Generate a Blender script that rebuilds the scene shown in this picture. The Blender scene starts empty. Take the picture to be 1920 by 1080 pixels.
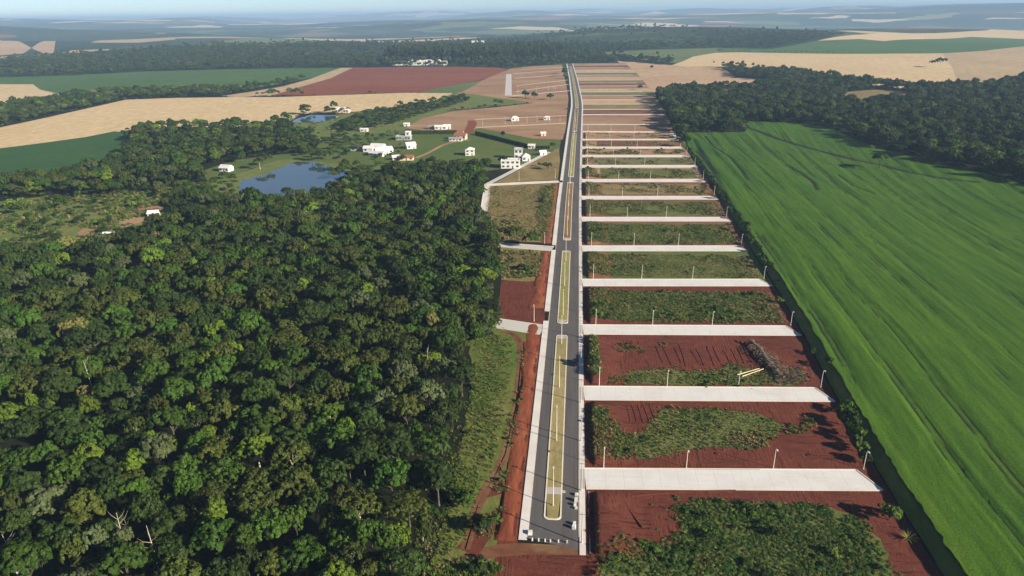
import bpy, math, random
import numpy as np
from mathutils import Vector, Matrix, geometry, noise as mnoise

R = math.radians
sc = bpy.context.scene
col = sc.collection
rng = np.random.default_rng(7)
random.seed(7)

# ------------------------------------------------------------------ camera
CAM_H, PITCH, YAW, ROLL, FPX = 120.0, 22.0, 5.5, -0.95, 1280.0
_p, _a, _r = R(PITCH), R(YAW), R(ROLL)
cf = Vector((-math.sin(_a) * math.cos(_p), math.cos(_a) * math.cos(_p), -math.sin(_p)))
_r0 = Vector((math.cos(_a), math.sin(_a), 0)); _u0 = _r0.cross(cf)
cr = math.cos(_r) * _r0 + math.sin(_r) * _u0
cu = -math.sin(_r) * _r0 + math.cos(_r) * _u0
cam_d = bpy.data.cameras.new('camera'); cam = bpy.data.objects.new('camera', cam_d); col.objects.link(cam)
m3 = Matrix((cr, cu, -cf)).transposed()
cam.matrix_world = Matrix.Translation((0, 0, CAM_H)) @ m3.to_4x4()
cam_d.sensor_width = 36.0; cam_d.lens = FPX / 1920 * 36.0
cam_d.clip_start = 1.0; cam_d.clip_end = 120000.0
sc.camera = cam

# ------------------------------------------------------------------ sky, sun, exposure
SUN_EL = 22.5
SUN_AZ = Vector((0.90, -0.43)).normalized()          # horizontal direction towards the sun
world = bpy.data.worlds.new('World'); sc.world = world; world.use_nodes = True
wn = world.node_tree; bg = wn.nodes['Background']
sky = wn.nodes.new('ShaderNodeTexSky'); sky.sky_type = 'NISHITA'; sky.sun_disc = False
sky.sun_elevation = R(SUN_EL); sky.sun_rotation = math.atan2(SUN_AZ.x, SUN_AZ.y)
sky.altitude = 700; sky.air_density = 0.6; sky.dust_density = 0.0; sky.ozone_density = 2.0
wn.links.new(sky.outputs[0], bg.inputs[0]); bg.inputs[1].default_value = 0.054
sun_d = bpy.data.lights.new('sun', 'SUN'); sun_d.energy = 5.0; sun_d.angle = R(0.53); sun_d.color = (1.0, 0.89, 0.71)
sun = bpy.data.objects.new('sun', sun_d); col.objects.link(sun); sun.location = (300, -200, 300)
sdir = Vector((SUN_AZ.x * math.cos(R(SUN_EL)), SUN_AZ.y * math.cos(R(SUN_EL)), math.sin(R(SUN_EL))))
sun.rotation_euler = sdir.to_track_quat('Z', 'Y').to_euler()
sc.view_settings.view_transform = 'Standard'; sc.view_settings.look = 'None'
sc.view_settings.gamma = 1.0; sc.view_settings.exposure = 0.98
sc.cycles.use_denoising = True
sc.cycles.max_bounces = 6; sc.cycles.diffuse_bounces = 2; sc.cycles.glossy_bounces = 2
sc.cycles.transmission_bounces = 2; sc.cycles.volume_bounces = 0; sc.cycles.transparent_max_bounces = 8

# ------------------------------------------------------------------ terrain height and projection
def smooth(a, b, x):
    t = np.clip((x - a) / (b - a), 0, 1); return t * t * (3 - 2 * t)
_wr = np.random.default_rng(3)
_WAVES = []
for wl, am in ((9000, 30), (5200, 32), (3100, 30), (1900, 21), (1200, 10)):
    for k in range(4):
        th = _wr.uniform(0.15, math.pi - 0.15)      # ridges roughly across the view
        kx, ky = math.cos(th) * 0.55, math.sin(th)
        _WAVES.append((2 * math.pi / wl * kx, 2 * math.pi / wl * ky, _wr.uniform(0, 6.28), am / 2))
def height(x, y):
    x = np.asarray(x, float); y = np.asarray(y, float)
    d = np.hypot(x, y)
    w = smooth(2600, 4600, d)
    z = np.zeros_like(x)
    for kx, ky, ph, am in _WAVES:
        z = z + am * np.sin(kx * x + ky * y + ph)
    z = z * w * (.75 + .75 * smooth(6000, 15000, d)) + 22 * smooth(6000, 14000, d) + 10 * smooth(1750, 3000, d) * (1 - smooth(3200, 5000, d)) + smooth(2000, 3000, d) * (1 - smooth(4200, 6000, d)) * 24 * np.sin(x / 430 + .6) * np.cos(y / 520 + x / 1500)
    z = z + smooth(1000, 1700, d) * (1 - smooth(3000, 3600, d)) * 3.0 * np.sin(x / 210 + 1.0) * np.sin(y / 330 + .4)
    return np.minimum(z, 185)
def hz(x, y): return float(height(x, y))
def G(px, py, z=None):
    """ground point seen at a photograph pixel (1920 x 1080)"""
    d = cf * FPX + cr * (px - 960) + cu * (540 - py)
    zz = 0.0 if z is None else z
    for _ in range(14):
        t = (zz - CAM_H) / d.z
        if z is not None: break
        zz = hz(d.x * t, d.y * t)
    return (d.x * t, d.y * t)
def GP(*pts): return [G(*p) for p in pts]
def proj(x, y, z=0.0):
    v = Vector((x, y, z - CAM_H)); w = v.dot(cf)
    if w < 1: return (-9999, -9999, w)
    return (960 + FPX * v.dot(cr) / w, 540 - FPX * v.dot(cu) / w, w)
def inside(poly, xs, ys):
    xs = np.asarray(xs, float); ys = np.asarray(ys, float)
    c = np.zeros(xs.shape, bool); n = len(poly)
    for i in range(n):
        x1, y1 = poly[i]; x2, y2 = poly[(i + 1) % n]
        if y1 == y2: continue
        c ^= ((y1 > ys) != (y2 > ys)) & (xs < (x2 - x1) * (ys - y1) / (y2 - y1) + x1)
    return c

# ------------------------------------------------------------------ materials
def mat(name):
    m = bpy.data.materials.new(name); m.use_nodes = True
    nt = m.node_tree; b = nt.nodes['Principled BSDF']
    b.inputs['Specular IOR Level'].default_value = 0.25; b.inputs['Roughness'].default_value = 0.85
    return m, nt, b
def N(nt, t, **kw):
    n = nt.nodes.new(t)
    for k, v in kw.items(): setattr(n, k, v)
    return n
def L(nt, a, b): nt.links.new(a, b)
def coords(nt, scale=(1, 1, 1), uv=False):
    if uv: t = N(nt, 'ShaderNodeUVMap').outputs[0]
    else: t = N(nt, 'ShaderNodeNewGeometry').outputs['Position']
    mp = N(nt, 'ShaderNodeMapping'); mp.inputs['Scale'].default_value = scale
    L(nt, t, mp.inputs['Vector']); return mp.outputs[0]
def noise(nt, vec, scale, detail=4, rough=0.6, dist=0.0):
    n = N(nt, 'ShaderNodeTexNoise'); n.inputs['Scale'].default_value = scale
    n.inputs['Detail'].default_value = detail; n.inputs['Roughness'].default_value = rough
    n.inputs['Distortion'].default_value = dist
    L(nt, vec, n.inputs['Vector']); return n.outputs['Fac']
def ramp(nt, fac, stops):
    r = N(nt, 'ShaderNodeValToRGB'); e = r.color_ramp.elements
    while len(e) < len(stops): e.new(0.5)
    for k, (p, c) in enumerate(stops):
        e[k].position = p; e[k].color = (c, c, c, 1) if isinstance(c, (int, float)) else (*c, 1)
    L(nt, fac, r.inputs[0]); return r.outputs[0]
def mix(nt, fac, a, b, mode='MIX'):
    m = N(nt, 'ShaderNodeMix', data_type='RGBA', blend_type=mode)
    for s, v in ((m.inputs[0], fac), (m.inputs[6], a), (m.inputs[7], b)):
        if isinstance(v, (int, float)): s.default_value = v
        elif isinstance(v, tuple): s.default_value = (*v, 1)
        else: L(nt, v, s)
    return m.outputs[2]
def bump(nt, b, h, dist, strength=0.6):
    bp = N(nt, 'ShaderNodeBump'); bp.inputs['Distance'].default_value = dist; bp.inputs['Strength'].default_value = strength
    L(nt, h, bp.inputs['Height']); L(nt, bp.outputs[0], b.inputs['Normal'])
def plain(name, c, rough=0.8, var=0.12, scale=0.6, metal=0.0):
    m, nt, b = mat(name)
    v = coords(nt); f = noise(nt, v, scale, 5)
    lo = tuple(x * (1 - var) for x in c); hi = tuple(min(1, x * (1 + var)) for x in c)
    L(nt, ramp(nt, f, [(0.3, lo), (0.7, hi)]), b.inputs['Base Color'])
    b.inputs['Roughness'].default_value = rough; b.inputs['Metallic'].default_value = metal
    return m
def ground(name, c1, c2, c3, big=0.02, small=0.5, stretch=(1, 1, 1), bmp=0.15, mid=0.12):
    """soil or field: two colours in large patches, a third in fine flecks"""
    m, nt, b = mat(name)
    v = coords(nt, stretch)
    f = noise(nt, v, big, 5, 0.62, 0.4); g = noise(nt, v, mid, 5, 0.65); h = noise(nt, v, small, 6, 0.7)
    c = mix(nt, ramp(nt, f, [(0.38, 0.0), (0.62, 1.0)]), c1, c2)
    c = mix(nt, ramp(nt, g, [(0.52, 0.0), (0.72, 0.75)]), c, c3)
    c = mix(nt, 1.0, c, ramp(nt, h, [(0.25, 0.72), (0.75, 1.25)]), 'MULTIPLY')
    L(nt, c, b.inputs['Base Color']); bump(nt, b, h, bmp)
    b.inputs['Roughness'].default_value = 0.95; b.inputs['Specular IOR Level'].default_value = 0.1
    return m
M = {}
def raked_soil():
    m, nt, b = mat('red_soil'); v = coords(nt)
    f = noise(nt, v, 0.06, 5, .62, .5); g = noise(nt, v, .35, 5, .65, .3); h = noise(nt, v, 1.6, 5, .7); st = noise(nt, coords(nt, (1.3, .10, 1)), 1.0, 4, .6, 1.2); su = noise(nt, coords(nt, (.08, 1.1, 1)), 1.0, 4, .6, .8)
    c = mix(nt, ramp(nt, f, [(.35, 0.0), (.65, 1.0)]), (.145, .043, .027), (.112, .034, .024))
    c = mix(nt, ramp(nt, g, [(.52, 0.0), (.75, .7)]), c, (.180, .066, .040))
    mk = mix(nt, ramp(nt, f, [(.48, 0.0), (.52, 1.0)]), st, su)
    c = mix(nt, 1.0, c, ramp(nt, mk, [(.36, .55), (.46, 1.0), (.6, 1.05), (.75, 1.22)]), 'MULTIPLY'); c = mix(nt, 1.0, c, ramp(nt, h, [(.2, .8), (.8, 1.2)]), 'MULTIPLY')
    L(nt, c, b.inputs['Base Color']); b.inputs['Roughness'].default_value = .95; b.inputs['Specular IOR Level'].default_value = .1
    hh = mix(nt, .45, mk, h); bump(nt, b, hh, .45, .8); return m
M['red_soil'] = raked_soil()
M['red_bank'] = ground('red_bank_soil', (0.25, 0.075, 0.036), (0.19, 0.052, 0.028), (0.29, 0.115, 0.06), 0.16, 0.7, (1, .3, 1), 0.4)
M['brown_soil'] = ground('brown_soil', (0.20, 0.105, 0.055), (0.155, 0.060, 0.036), (0.23, 0.165, 0.085), 0.03, 0.6, (.5, 1, 1), 0.2)
M['tan_soil'] = ground('tan_soil', (0.36, 0.235, 0.14), (0.28, 0.155, 0.095), (0.31, 0.235, 0.125), 0.018, 0.35, (.35, 1, 1), 0.2, .07)
M['dry_grass'] = ground('dry_grass_ground', (0.27, 0.205, 0.095), (0.20, 0.15, 0.065), (0.13, 0.125, 0.04), 0.04, 0.8, (1, 1, 1), 0.3)
M['verge'] = ground('verge_ground', (0.090, 0.135, 0.025), (0.14, 0.150, 0.040), (0.22, 0.175, 0.075), 0.04, 0.7, (1, .5, 1), 0.3)
M['weedy'] = ground('weedy_ground', (0.080, 0.115, 0.026), (0.135, 0.145, 0.045), (0.21, 0.165, 0.08), 0.07, 0.9, (1, 1, 1), 0.3)
M['lawn'] = ground('lawn_ground', (0.075, 0.125, 0.028), (0.105, 0.135, 0.036), (0.14, 0.13, 0.045), 0.02, 0.4, (1, 1, 1), 0.1)
M['pasture'] = ground('pasture_ground', (0.115, 0.160, 0.042), (0.155, 0.175, 0.058), (0.085, 0.125, 0.032), 0.02, 0.2, (1, 1, 1), 0.3)
M['slope'] = ground('dry_slope_ground', (0.20, 0.17, 0.085), (0.135, 0.14, 0.06), (0.25, 0.19, 0.11), 0.012, 0.2, (.4, 1, 1), 0.2, .05)
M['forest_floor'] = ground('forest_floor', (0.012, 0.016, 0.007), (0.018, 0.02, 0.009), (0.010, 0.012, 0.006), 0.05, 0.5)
M['wheat'] = ground('ripe_wheat', (0.60, 0.455, 0.265), (0.565, 0.42, 0.235), (0.63, 0.485, 0.29), 0.006, 0.12, (1, .5, 1), 0.1, .02)
M['wheat_pink'] = ground('stubble', (0.48, 0.335, 0.205), (0.43, 0.285, 0.175), (0.52, 0.375, 0.235), 0.006, 0.12, (.6, 1, 1), 0.1, .03)
M['wheat_brown'] = ground('brown_stubble', (0.46, 0.345, 0.205), (0.41, 0.30, 0.175), (0.49, 0.37, 0.225), 0.004, 0.1, (1, .5, 1), 0.1, .02)
M['ploughed'] = ground('ploughed_earth', (0.225, 0.074, 0.040), (0.19, 0.060, 0.034), (0.245, 0.092, 0.052), 0.006, 0.15, (.3, 1, 1), 0.15, .03)
M['crop_mid'] = ground('young_crop', (0.060, 0.125, 0.030), (0.075, 0.140, 0.038), (0.05, 0.105, 0.028), 0.006, 0.12, (1, .4, 1), 0.15, .02)
M['crop_dark'] = ground('dense_crop', (0.036, 0.092, 0.026), (0.042, 0.102, 0.028), (0.03, 0.08, 0.024), 0.01, 0.2, (.4, 1, 1), 0.15, .02)
M['crop_pale'] = ground('pale_crop', (0.13, 0.16, 0.055), (0.10, 0.14, 0.045), (0.16, 0.17, 0.07), 0.006, 0.12, (.4, 1, 1), 0.15, .02)

def far_land():
    """forested country with scattered light fields; far too distant to tell trees apart"""
    m, nt, b = mat('far_countryside')
    v = coords(nt)
    f = noise(nt, v, 0.0011, 6, 0.6); g = noise(nt, v, 0.022, 5, 0.75); h = noise(nt, v, 0.07, 4, 0.7)
    c = ramp(nt, f, [(0.36, (0.010, 0.022, 0.006)), (0.50, (0.026, 0.046, 0.012)), (0.64, (0.065, 0.090, 0.028)), (0.76, (0.12, 0.13, 0.05))])
    c = mix(nt, 1.0, c, ramp(nt, g, [(0.25, 0.35), (0.75, 1.7)]), 'MULTIPLY')
    c = mix(nt, 1.0, c, ramp(nt, h, [(0.25, 0.5), (0.75, 1.5)]), 'MULTIPLY')
    # fields: big irregular cells, only some of them open
    vo = N(nt, 'ShaderNodeTexVoronoi'); vo.inputs['Scale'].default_value = 1.0
    mp = N(nt, 'ShaderNodeMapping'); mp.inputs['Scale'].default_value = (0.0017, 0.0036, 0.0)
    nz = N(nt, 'ShaderNodeTexNoise'); nz.inputs['Scale'].default_value = 0.0016; nz.inputs['Detail'].default_value = 3
    L(nt, v, nz.inputs['Vector'])
    wv = N(nt, 'ShaderNodeVectorMath', operation='MULTIPLY_ADD')
    L(nt, nz.outputs['Color'], wv.inputs[0]); wv.inputs[1].default_value = (620, 620, 0); L(nt, v, wv.inputs[2])
    L(nt, wv.outputs[0], mp.inputs['Vector']); L(nt, mp.outputs[0], vo.inputs['Vector'])
    sep = N(nt, 'ShaderNodeSeparateColor'); L(nt, vo.outputs['Color'], sep.inputs[0])
    fieldc = ramp(nt, sep.outputs[1], [(0.0, (0.60, 0.47, 0.30)), (0.38, (0.52, 0.40, 0.25)), (0.45, (0.09, 0.14, 0.04)), (0.80, (0.13, 0.16, 0.05)), (0.84, (0.22, 0.10, 0.07))])
    open_ = ramp(nt, sep.outputs[0], [(0.74, 0.0), (0.745, 1.0)])
    ln = N(nt, 'ShaderNodeVectorMath', operation='LENGTH'); L(nt, v, ln.inputs[0])
    mr = N(nt, 'ShaderNodeMapRange'); mr.inputs[1].default_value = 2900; mr.inputs[2].default_value = 3600
    L(nt, ln.outputs['Value'], mr.inputs[0])
    mm = N(nt, 'ShaderNodeMath', operation='MULTIPLY'); L(nt, open_, mm.inputs[0]); L(nt, mr.outputs[0], mm.inputs[1])
    c = mix(nt, mm.outputs[0], c, fieldc)
    L(nt, c, b.inputs['Base Color']); b.inputs['Specular IOR Level'].default_value = 0.05
    bump(nt, b, g, 6.0, 0.7)
    return m
M['far'] = far_land()

def water():
    m, nt, b = mat('pond_water')
    b.inputs['Base Color'].default_value = (0.05, 0.075, 0.075, 1); b.inputs['Roughness'].default_value = 0.03
    b.inputs['Specular IOR Level'].default_value = 1.0; b.inputs['IOR'].default_value = 2.1
    v = coords(nt); bump(nt, b, noise(nt, v, 1.2, 3), 0.01, 0.25)
    return m
M['water'] = water()

def concrete(name, c, stain, seams=None):
    m, nt, b = mat(name)
    v = coords(nt); f = noise(nt, v, 0.12, 6, 0.65, .3); g = noise(nt, v, 2.5, 5, 0.7)
    k = mix(nt, ramp(nt, f, [(0.42, 0.0), (0.72, 0.8)]), c, stain)
    k = mix(nt, 1.0, k, ramp(nt, g, [(0.2, 0.88), (0.8, 1.08)]), 'MULTIPLY')
    L(nt, k, b.inputs['Base Color']); b.inputs['Roughness'].default_value = 0.8; bump(nt, b, g, 0.01)
    return m
def jointed(name, c, stain):
    m = concrete(name, c, stain); nt = m.node_tree; b = nt.nodes['Principled BSDF']; src = b.inputs['Base Color'].links[0].from_socket
    g = N(nt, 'ShaderNodeNewGeometry'); sx = N(nt, 'ShaderNodeSeparateXYZ'); L(nt, g.outputs['Position'], sx.inputs[0])
    md = N(nt, 'ShaderNodeMath', operation='MODULO'); L(nt, sx.outputs[0], md.inputs[0]); md.inputs[1].default_value = 5.0
    lt = N(nt, 'ShaderNodeMath', operation='LESS_THAN'); L(nt, md.outputs[0], lt.inputs[0]); lt.inputs[1].default_value = 0.10
    k = mix(nt, lt.outputs[0], src, (0.53, 0.51, 0.485))
    tr = noise(nt, coords(nt, (.05, 1.3, 1)), 1.0, 4, .6, .4); k = mix(nt, ramp(nt, tr, [(.52, 0.0), (.78, .30)]), k, (0.48, 0.42, 0.37))
    du = noise(nt, coords(nt, (.09, .25, 1)), 1.0, 5, .65, .3); k = mix(nt, ramp(nt, du, [(.60, 0.0), (.80, .5)]), k, (0.44, 0.29, 0.22))
    L(nt, k, b.inputs['Base Color']); return m
M['concrete'] = jointed('street_concrete', (0.69, 0.68, 0.665), (0.60, 0.565, 0.535))
M['concrete_far'] = concrete('dusty_street_concrete', (0.60, 0.50, 0.40), (0.50, 0.39, 0.29))
M['sidewalk'] = concrete('sidewalk_concrete', (0.70, 0.67, 0.64), (0.60, 0.53, 0.49))
M['kerb'] = concrete('limewashed_kerb', (0.70, 0.66, 0.58), (0.58, 0.50, 0.40))
M['cream_kerb'] = concrete('cream_kerb', (0.72, 0.67, 0.52), (0.60, 0.53, 0.38))
M['paving'] = concrete('island_paving', (0.46, 0.42, 0.39), (0.37, 0.33, 0.30))
M['block'] = concrete('cast_block', (0.66, 0.65, 0.63), (0.5, 0.47, 0.44))
def asphalt():
    m, nt, b = mat('asphalt')
    v = coords(nt); f = noise(nt, coords(nt, (1, .12, 1)), 0.35, 5, 0.6); g = noise(nt, v, 0.06, 5, .6); h = noise(nt, v, 5.0, 4, 0.8)
    c = ramp(nt, f, [(0.3, (0.090, 0.085, 0.085)), (0.7, (0.118, 0.111, 0.110))])
    c = mix(nt, ramp(nt, g, [(0.45, 0.0), (0.8, 0.6)]), c, (0.14, 0.105, 0.092)); c = mix(nt, ramp(nt, noise(nt, coords(nt, (1.1, .02, 1)), 1.0, 4, .6), [(.5, 0.0), (.7, .45)]), c, (0.055, 0.052, 0.055))
    c = mix(nt, 1.0, c, ramp(nt, h, [(0.2, 0.85), (0.8, 1.15)]), 'MULTIPLY')
    L(nt, c, b.inputs['Base Color']); b.inputs['Roughness'].default_value = 0.75; bump(nt, b, h, 0.01)
    return m
M['asphalt'] = asphalt()
M['tar'] = plain('crack_sealant', (0.03, 0.03, 0.032), .6)
M['median_grass'] = ground('median_turf', (0.33, 0.265, 0.125), (0.25, 0.22, 0.09), (0.36, 0.26, 0.14), 0.07, 1.0, (1, .4, 1), 0.1, .2)
M['median_green'] = ground('median_green_turf', (0.24, 0.24, 0.085), (0.29, 0.26, 0.10), (0.33, 0.27, 0.12), 0.07, 1.0, (1, .4, 1), 0.1, .2)
M['median_soil'] = ground('median_soil', (0.26, 0.12, 0.06), (0.21, 0.15, 0.07), (0.19, 0.16, 0.07), 0.12, 1.2, (1, 1, 1), 0.1, .3)
M['pole'] = plain('painted_pole', (0.72, 0.67, 0.58), .5, .05)
M['pole_grey'] = plain('concrete_pole', (0.46, 0.45, 0.43), .8, .08)
M['lamp'] = plain('lamp_housing', (0.66, 0.66, 0.66), .4, .05)
M['lens'] = plain('lamp_lens', (0.75, 0.75, 0.72), .2, .02)
M['white_wall'] = plain('white_render', (0.68, 0.66, 0.63), .8, .14, .5)
M['cream_wall'] = plain('cream_render', (0.66, 0.55, 0.40), .8, .06, .4)
M['pink_wall'] = plain('pink_render', (0.62, 0.46, 0.42), .8, .06, .4)
M['grey_wall'] = plain('grey_render', (0.34, 0.34, 0.36), .8, .06, .4)
M['white_roof'] = plain('white_sheet_roof', (0.66, 0.66, 0.65), .55, .16, .6)
M['dark_roof'] = plain('dark_tile_roof', (0.07, 0.055, 0.055), .7, .2, 1.0)
M['red_roof'] = plain('clay_tile_roof', (0.30, 0.10, 0.06), .8, .2, 1.2)
M['grey_roof'] = plain('fibre_cement_roof', (0.28, 0.28, 0.28), .8, .12, .8)
M['glass'] = plain('window_glass', (0.03, 0.04, 0.05), .08, .1)
M['frame'] = plain('window_frame', (0.55, 0.55, 0.55), .5, .05)
M['door'] = plain('door_wood', (0.13, 0.07, 0.04), .6, .2)
M['bark'] = plain('grey_bark', (0.095, 0.08, 0.062), .9, .3, 1.5)
M['pale_bark'] = plain('pale_bark', (0.44, 0.39, 0.31), .9, .25, 1.5)
M['dead_wood'] = plain('dead_wood', (0.17, 0.135, 0.10), .9, .35, 1.0)
M['brush'] = plain('dead_brush', (0.17, 0.125, 0.085), .95, .4, 1.0)
M['cut_wood'] = plain('cut_timber', (0.62, 0.52, 0.34), .8, .1, 1.0)
M['paint_white'] = plain('vehicle_paint', (0.72, 0.72, 0.74), .3, .03)
M['tyre'] = plain('rubber', (0.02, 0.02, 0.02), .9, .1)
M['metal'] = plain('vehicle_metal', (0.35, 0.36, 0.38), .35, .05, 1, .6)

def leaf(name, c, var=0.35, trans=0.22):
    m, nt, b = mat(name)
    oi = N(nt, 'ShaderNodeObjectInfo')
    v = coords(nt); f = noise(nt, v, 0.8, 3, 0.6)
    dark = tuple(x * (1 - var) for x in c); lite = tuple(x * (1 + var) for x in c)
    k = ramp(nt, f, [(0.25, dark), (0.75, lite)])
    hs = N(nt, 'ShaderNodeHueSaturation')
    mr = N(nt, 'ShaderNodeMapRange'); mr.inputs[3].default_value = 0.490; mr.inputs[4].default_value = 0.510
    L(nt, oi.outputs['Random'], mr.inputs[0]); L(nt, mr.outputs[0], hs.inputs['Hue'])
    m2 = N(nt, 'ShaderNodeMath', operation='MULTIPLY_ADD'); L(nt, oi.outputs['Random'], m2.inputs[0]); m2.inputs[1].default_value = 7.31; m2.inputs[2].default_value = 0.0
    fr = N(nt, 'ShaderNodeMath', operation='FRACT'); L(nt, m2.outputs[0], fr.inputs[0])
    mr2 = N(nt, 'ShaderNodeMapRange'); mr2.inputs[3].default_value = 0.68; mr2.inputs[4].default_value = 1.32
    L(nt, fr.outputs[0], mr2.inputs[0]); L(nt, mr2.outputs[0], hs.inputs['Value'])
    L(nt, k, hs.inputs['Color']); L(nt, hs.outputs[0], b.inputs['Base Color'])
    b.inputs['Roughness'].default_value = 0.6; b.inputs['Specular IOR Level'].default_value = 0.2
    if trans:
        tr = N(nt, 'ShaderNodeBsdfTranslucent'); L(nt, hs.outputs[0], tr.inputs[0])
        mx = N(nt, 'ShaderNodeMixShader'); mx.inputs[0].default_value = trans
        L(nt, b.outputs[0], mx.inputs[1]); L(nt, tr.outputs[0], mx.inputs[2])
        L(nt, mx.outputs[0], nt.nodes['Material Output'].inputs[0])
    return m
M['leaf_dark'] = leaf('dark_foliage', (0.028, 0.052, 0.008))
M['leaf_olive'] = leaf('olive_foliage', (0.058, 0.076, 0.012))
M['leaf_mid'] = leaf('green_foliage', (0.044, 0.092, 0.009))
M['leaf_lime'] = leaf('lime_foliage', (0.105, 0.165, 0.013))
M['leaf_grey'] = leaf('grey_green_foliage', (0.075, 0.098, 0.038))
M['leaf_yellow'] = leaf('yellowing_foliage', (0.17, 0.165, 0.045))
M['leaf_far'] = leaf('plantation_foliage', (0.048, 0.075, 0.018))
M['weed_green'] = leaf('weed_green', (0.085, 0.130, 0.028), .4)
M['weed_dark'] = leaf('weed_dark', (0.048, 0.100, 0.018), .4)
M['weed_bright'] = leaf('weed_bright', (0.125, 0.200, 0.030), .4)
M['weed_olive'] = leaf('weed_olive', (0.165, 0.165, 0.050), .4)
M['weed_dry'] = leaf('weed_dry', (0.330, 0.260, 0.125), .4)

# ------------------------------------------------------------------ helpers
def tag(o, label=None, cat=None, group=None, kind=None):
    if label: o['label'] = label
    if cat: o['category'] = cat
    if group: o['group'] = group
    if kind: o['kind'] = kind
    return o
def empty(name, loc, rz=0.0):
    o = bpy.data.objects.new(name, None); col.objects.link(o); o.empty_display_size = 0.5
    o.location = loc; o.rotation_euler = (0, 0, rz); return o
def link(name, me, parent=None):
    o = bpy.data.objects.new(name, me); col.objects.link(o)
    if parent is not None: o.parent = parent
    return o
def np_mesh(name, verts, faces, material, smooth_=False):
    """verts (n,3); faces (m,3) or (m,4)"""
    verts = np.asarray(verts, np.float32); faces = np.asarray(faces, np.int32)
    me = bpy.data.meshes.new(name); k = faces.shape[1]
    me.vertices.add(len(verts)); me.vertices.foreach_set('co', verts.ravel())
    me.loops.add(faces.size); me.loops.foreach_set('vertex_index', faces.ravel())
    me.polygons.add(len(faces)); me.polygons.foreach_set('loop_start', np.arange(0, faces.size, k, dtype=np.int32))
    me.update(calc_edges=True); me.validate()
    if smooth_: me.polygons.foreach_set('use_smooth', np.ones(len(me.polygons), bool))
    me.materials.append(material); return me
class MB:
    def __init__(s): s.v = []; s.f = []
    def add(s, vs, fs):
        k = len(s.v); s.v += [tuple(p) for p in vs]; s.f += [tuple(i + k for i in f) for f in fs]
    def box(s, x0, x1, y0, y1, z0, z1, rz=0, c=(0, 0)):
        p = [(x0, y0), (x1, y0), (x1, y1), (x0, y1)]
        if rz:
            p = [(c[0] + (x - c[0]) * math.cos(rz) - (y - c[1]) * math.sin(rz), c[1] + (x - c[0]) * math.sin(rz) + (y - c[1]) * math.cos(rz)) for x, y in p]
        s.prism(p, z0, z1)
    def prism(s, poly, z0, z1):
        a = sum(poly[i][0] * poly[(i + 1) % len(poly)][1] - poly[(i + 1) % len(poly)][0] * poly[i][1] for i in range(len(poly)))
        if a < 0: poly = poly[::-1]
        n = len(poly)
        vs = [(x, y, z0) for x, y in poly] + [(x, y, z1) for x, y in poly]
        fs = [tuple(range(n - 1, -1, -1)), tuple(range(n, 2 * n))] + [(i, (i + 1) % n, n + (i + 1) % n, n + i) for i in range(n)]
        s.add(vs, fs)
    def tube(s, pts, rads, n=6):
        pts = [Vector(p) for p in pts]; rings = []
        for i, p in enumerate(pts):
            d = (pts[min(i + 1, len(pts) - 1)] - pts[max(i - 1, 0)]).normalized()
            a = d.orthogonal().normalized(); b = d.cross(a)
            r = rads[i] if hasattr(rads, '__len__') else rads
            rings.append([p + (a * math.cos(6.28319 * k / n) + b * math.sin(6.28319 * k / n)) * r for k in range(n)])
        vs = [q for g in rings for q in g]; fs = []
        for i in range(len(pts) - 1):
            for k in range(n):
                fs.append((i * n + k, i * n + (k + 1) % n, (i + 1) * n + (k + 1) % n, (i + 1) * n + k))
        fs += [tuple(range(n - 1, -1, -1)), tuple((len(pts) - 1) * n + k for k in range(n))]
        s.add(vs, fs)
    def strip(s, poly_l, poly_r):
        """flat ribbon between two 3-D polylines"""
        n = len(poly_l); s.add(list(poly_l) + list(poly_r), [(i, n + i, n + i + 1, i + 1) for i in range(n - 1)])
    def mesh(s, name, material):
        me = bpy.data.meshes.new(name); me.from_pydata(s.v, [], s.f); me.validate(); me.update()
        me.materials.append(material); return me
    def build(s, name, material, parent=None, kind=None):
        o = link(name, s.mesh(name, material), parent)
        if kind: o['kind'] = kind
        return o

# ------------------------------------------------------------------ layout along the avenue (metres)
def ctr(y):                                  # sideways drift of the avenue's axis
    return float(np.interp(y, [0, 450, 620, 760, 955, 1040, 1400, 1790, 1900], [0, 0.3, 1.6, 2.8, 4.8, 4.0, -3.5, -15, -18]))
AV_L, AV_R = -12.2, 4.2                      # outer edges of the two sidewalks
LANE_L, LANE_R = -10.1, 2.7                  # asphalt
MED_L, MED_R = -6.4, -1.9
Y0 = 130.5                                   # where the asphalt ends, near the camera
Y_END = 1790
STREETS = [156.5, 202.3, 252.3, 304.2, 354.9, 411.7, 464.2, 515.7, 568.0, 611.0, 652.1, 695.6, 744.8]
ENDS = [83.1, 85.9, 89.8, 92.0, 92.2, 95.2, 97.0, 97.9, 99.4, 98.6, 98.7, 98.6, 97.0]
def lot_edge(y): return float(np.interp(y, [90, 161, 206, 256, 308, 359, 413, 466, 570, 700, 760, 900, 1100, 1500, 1800], [84, 85, 87.5, 91, 93.5, 94.5, 97, 98.5, 101, 101, 104, 112, 118, 125, 118]))
SW = 4.3                                     # half width of a cross street

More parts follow.
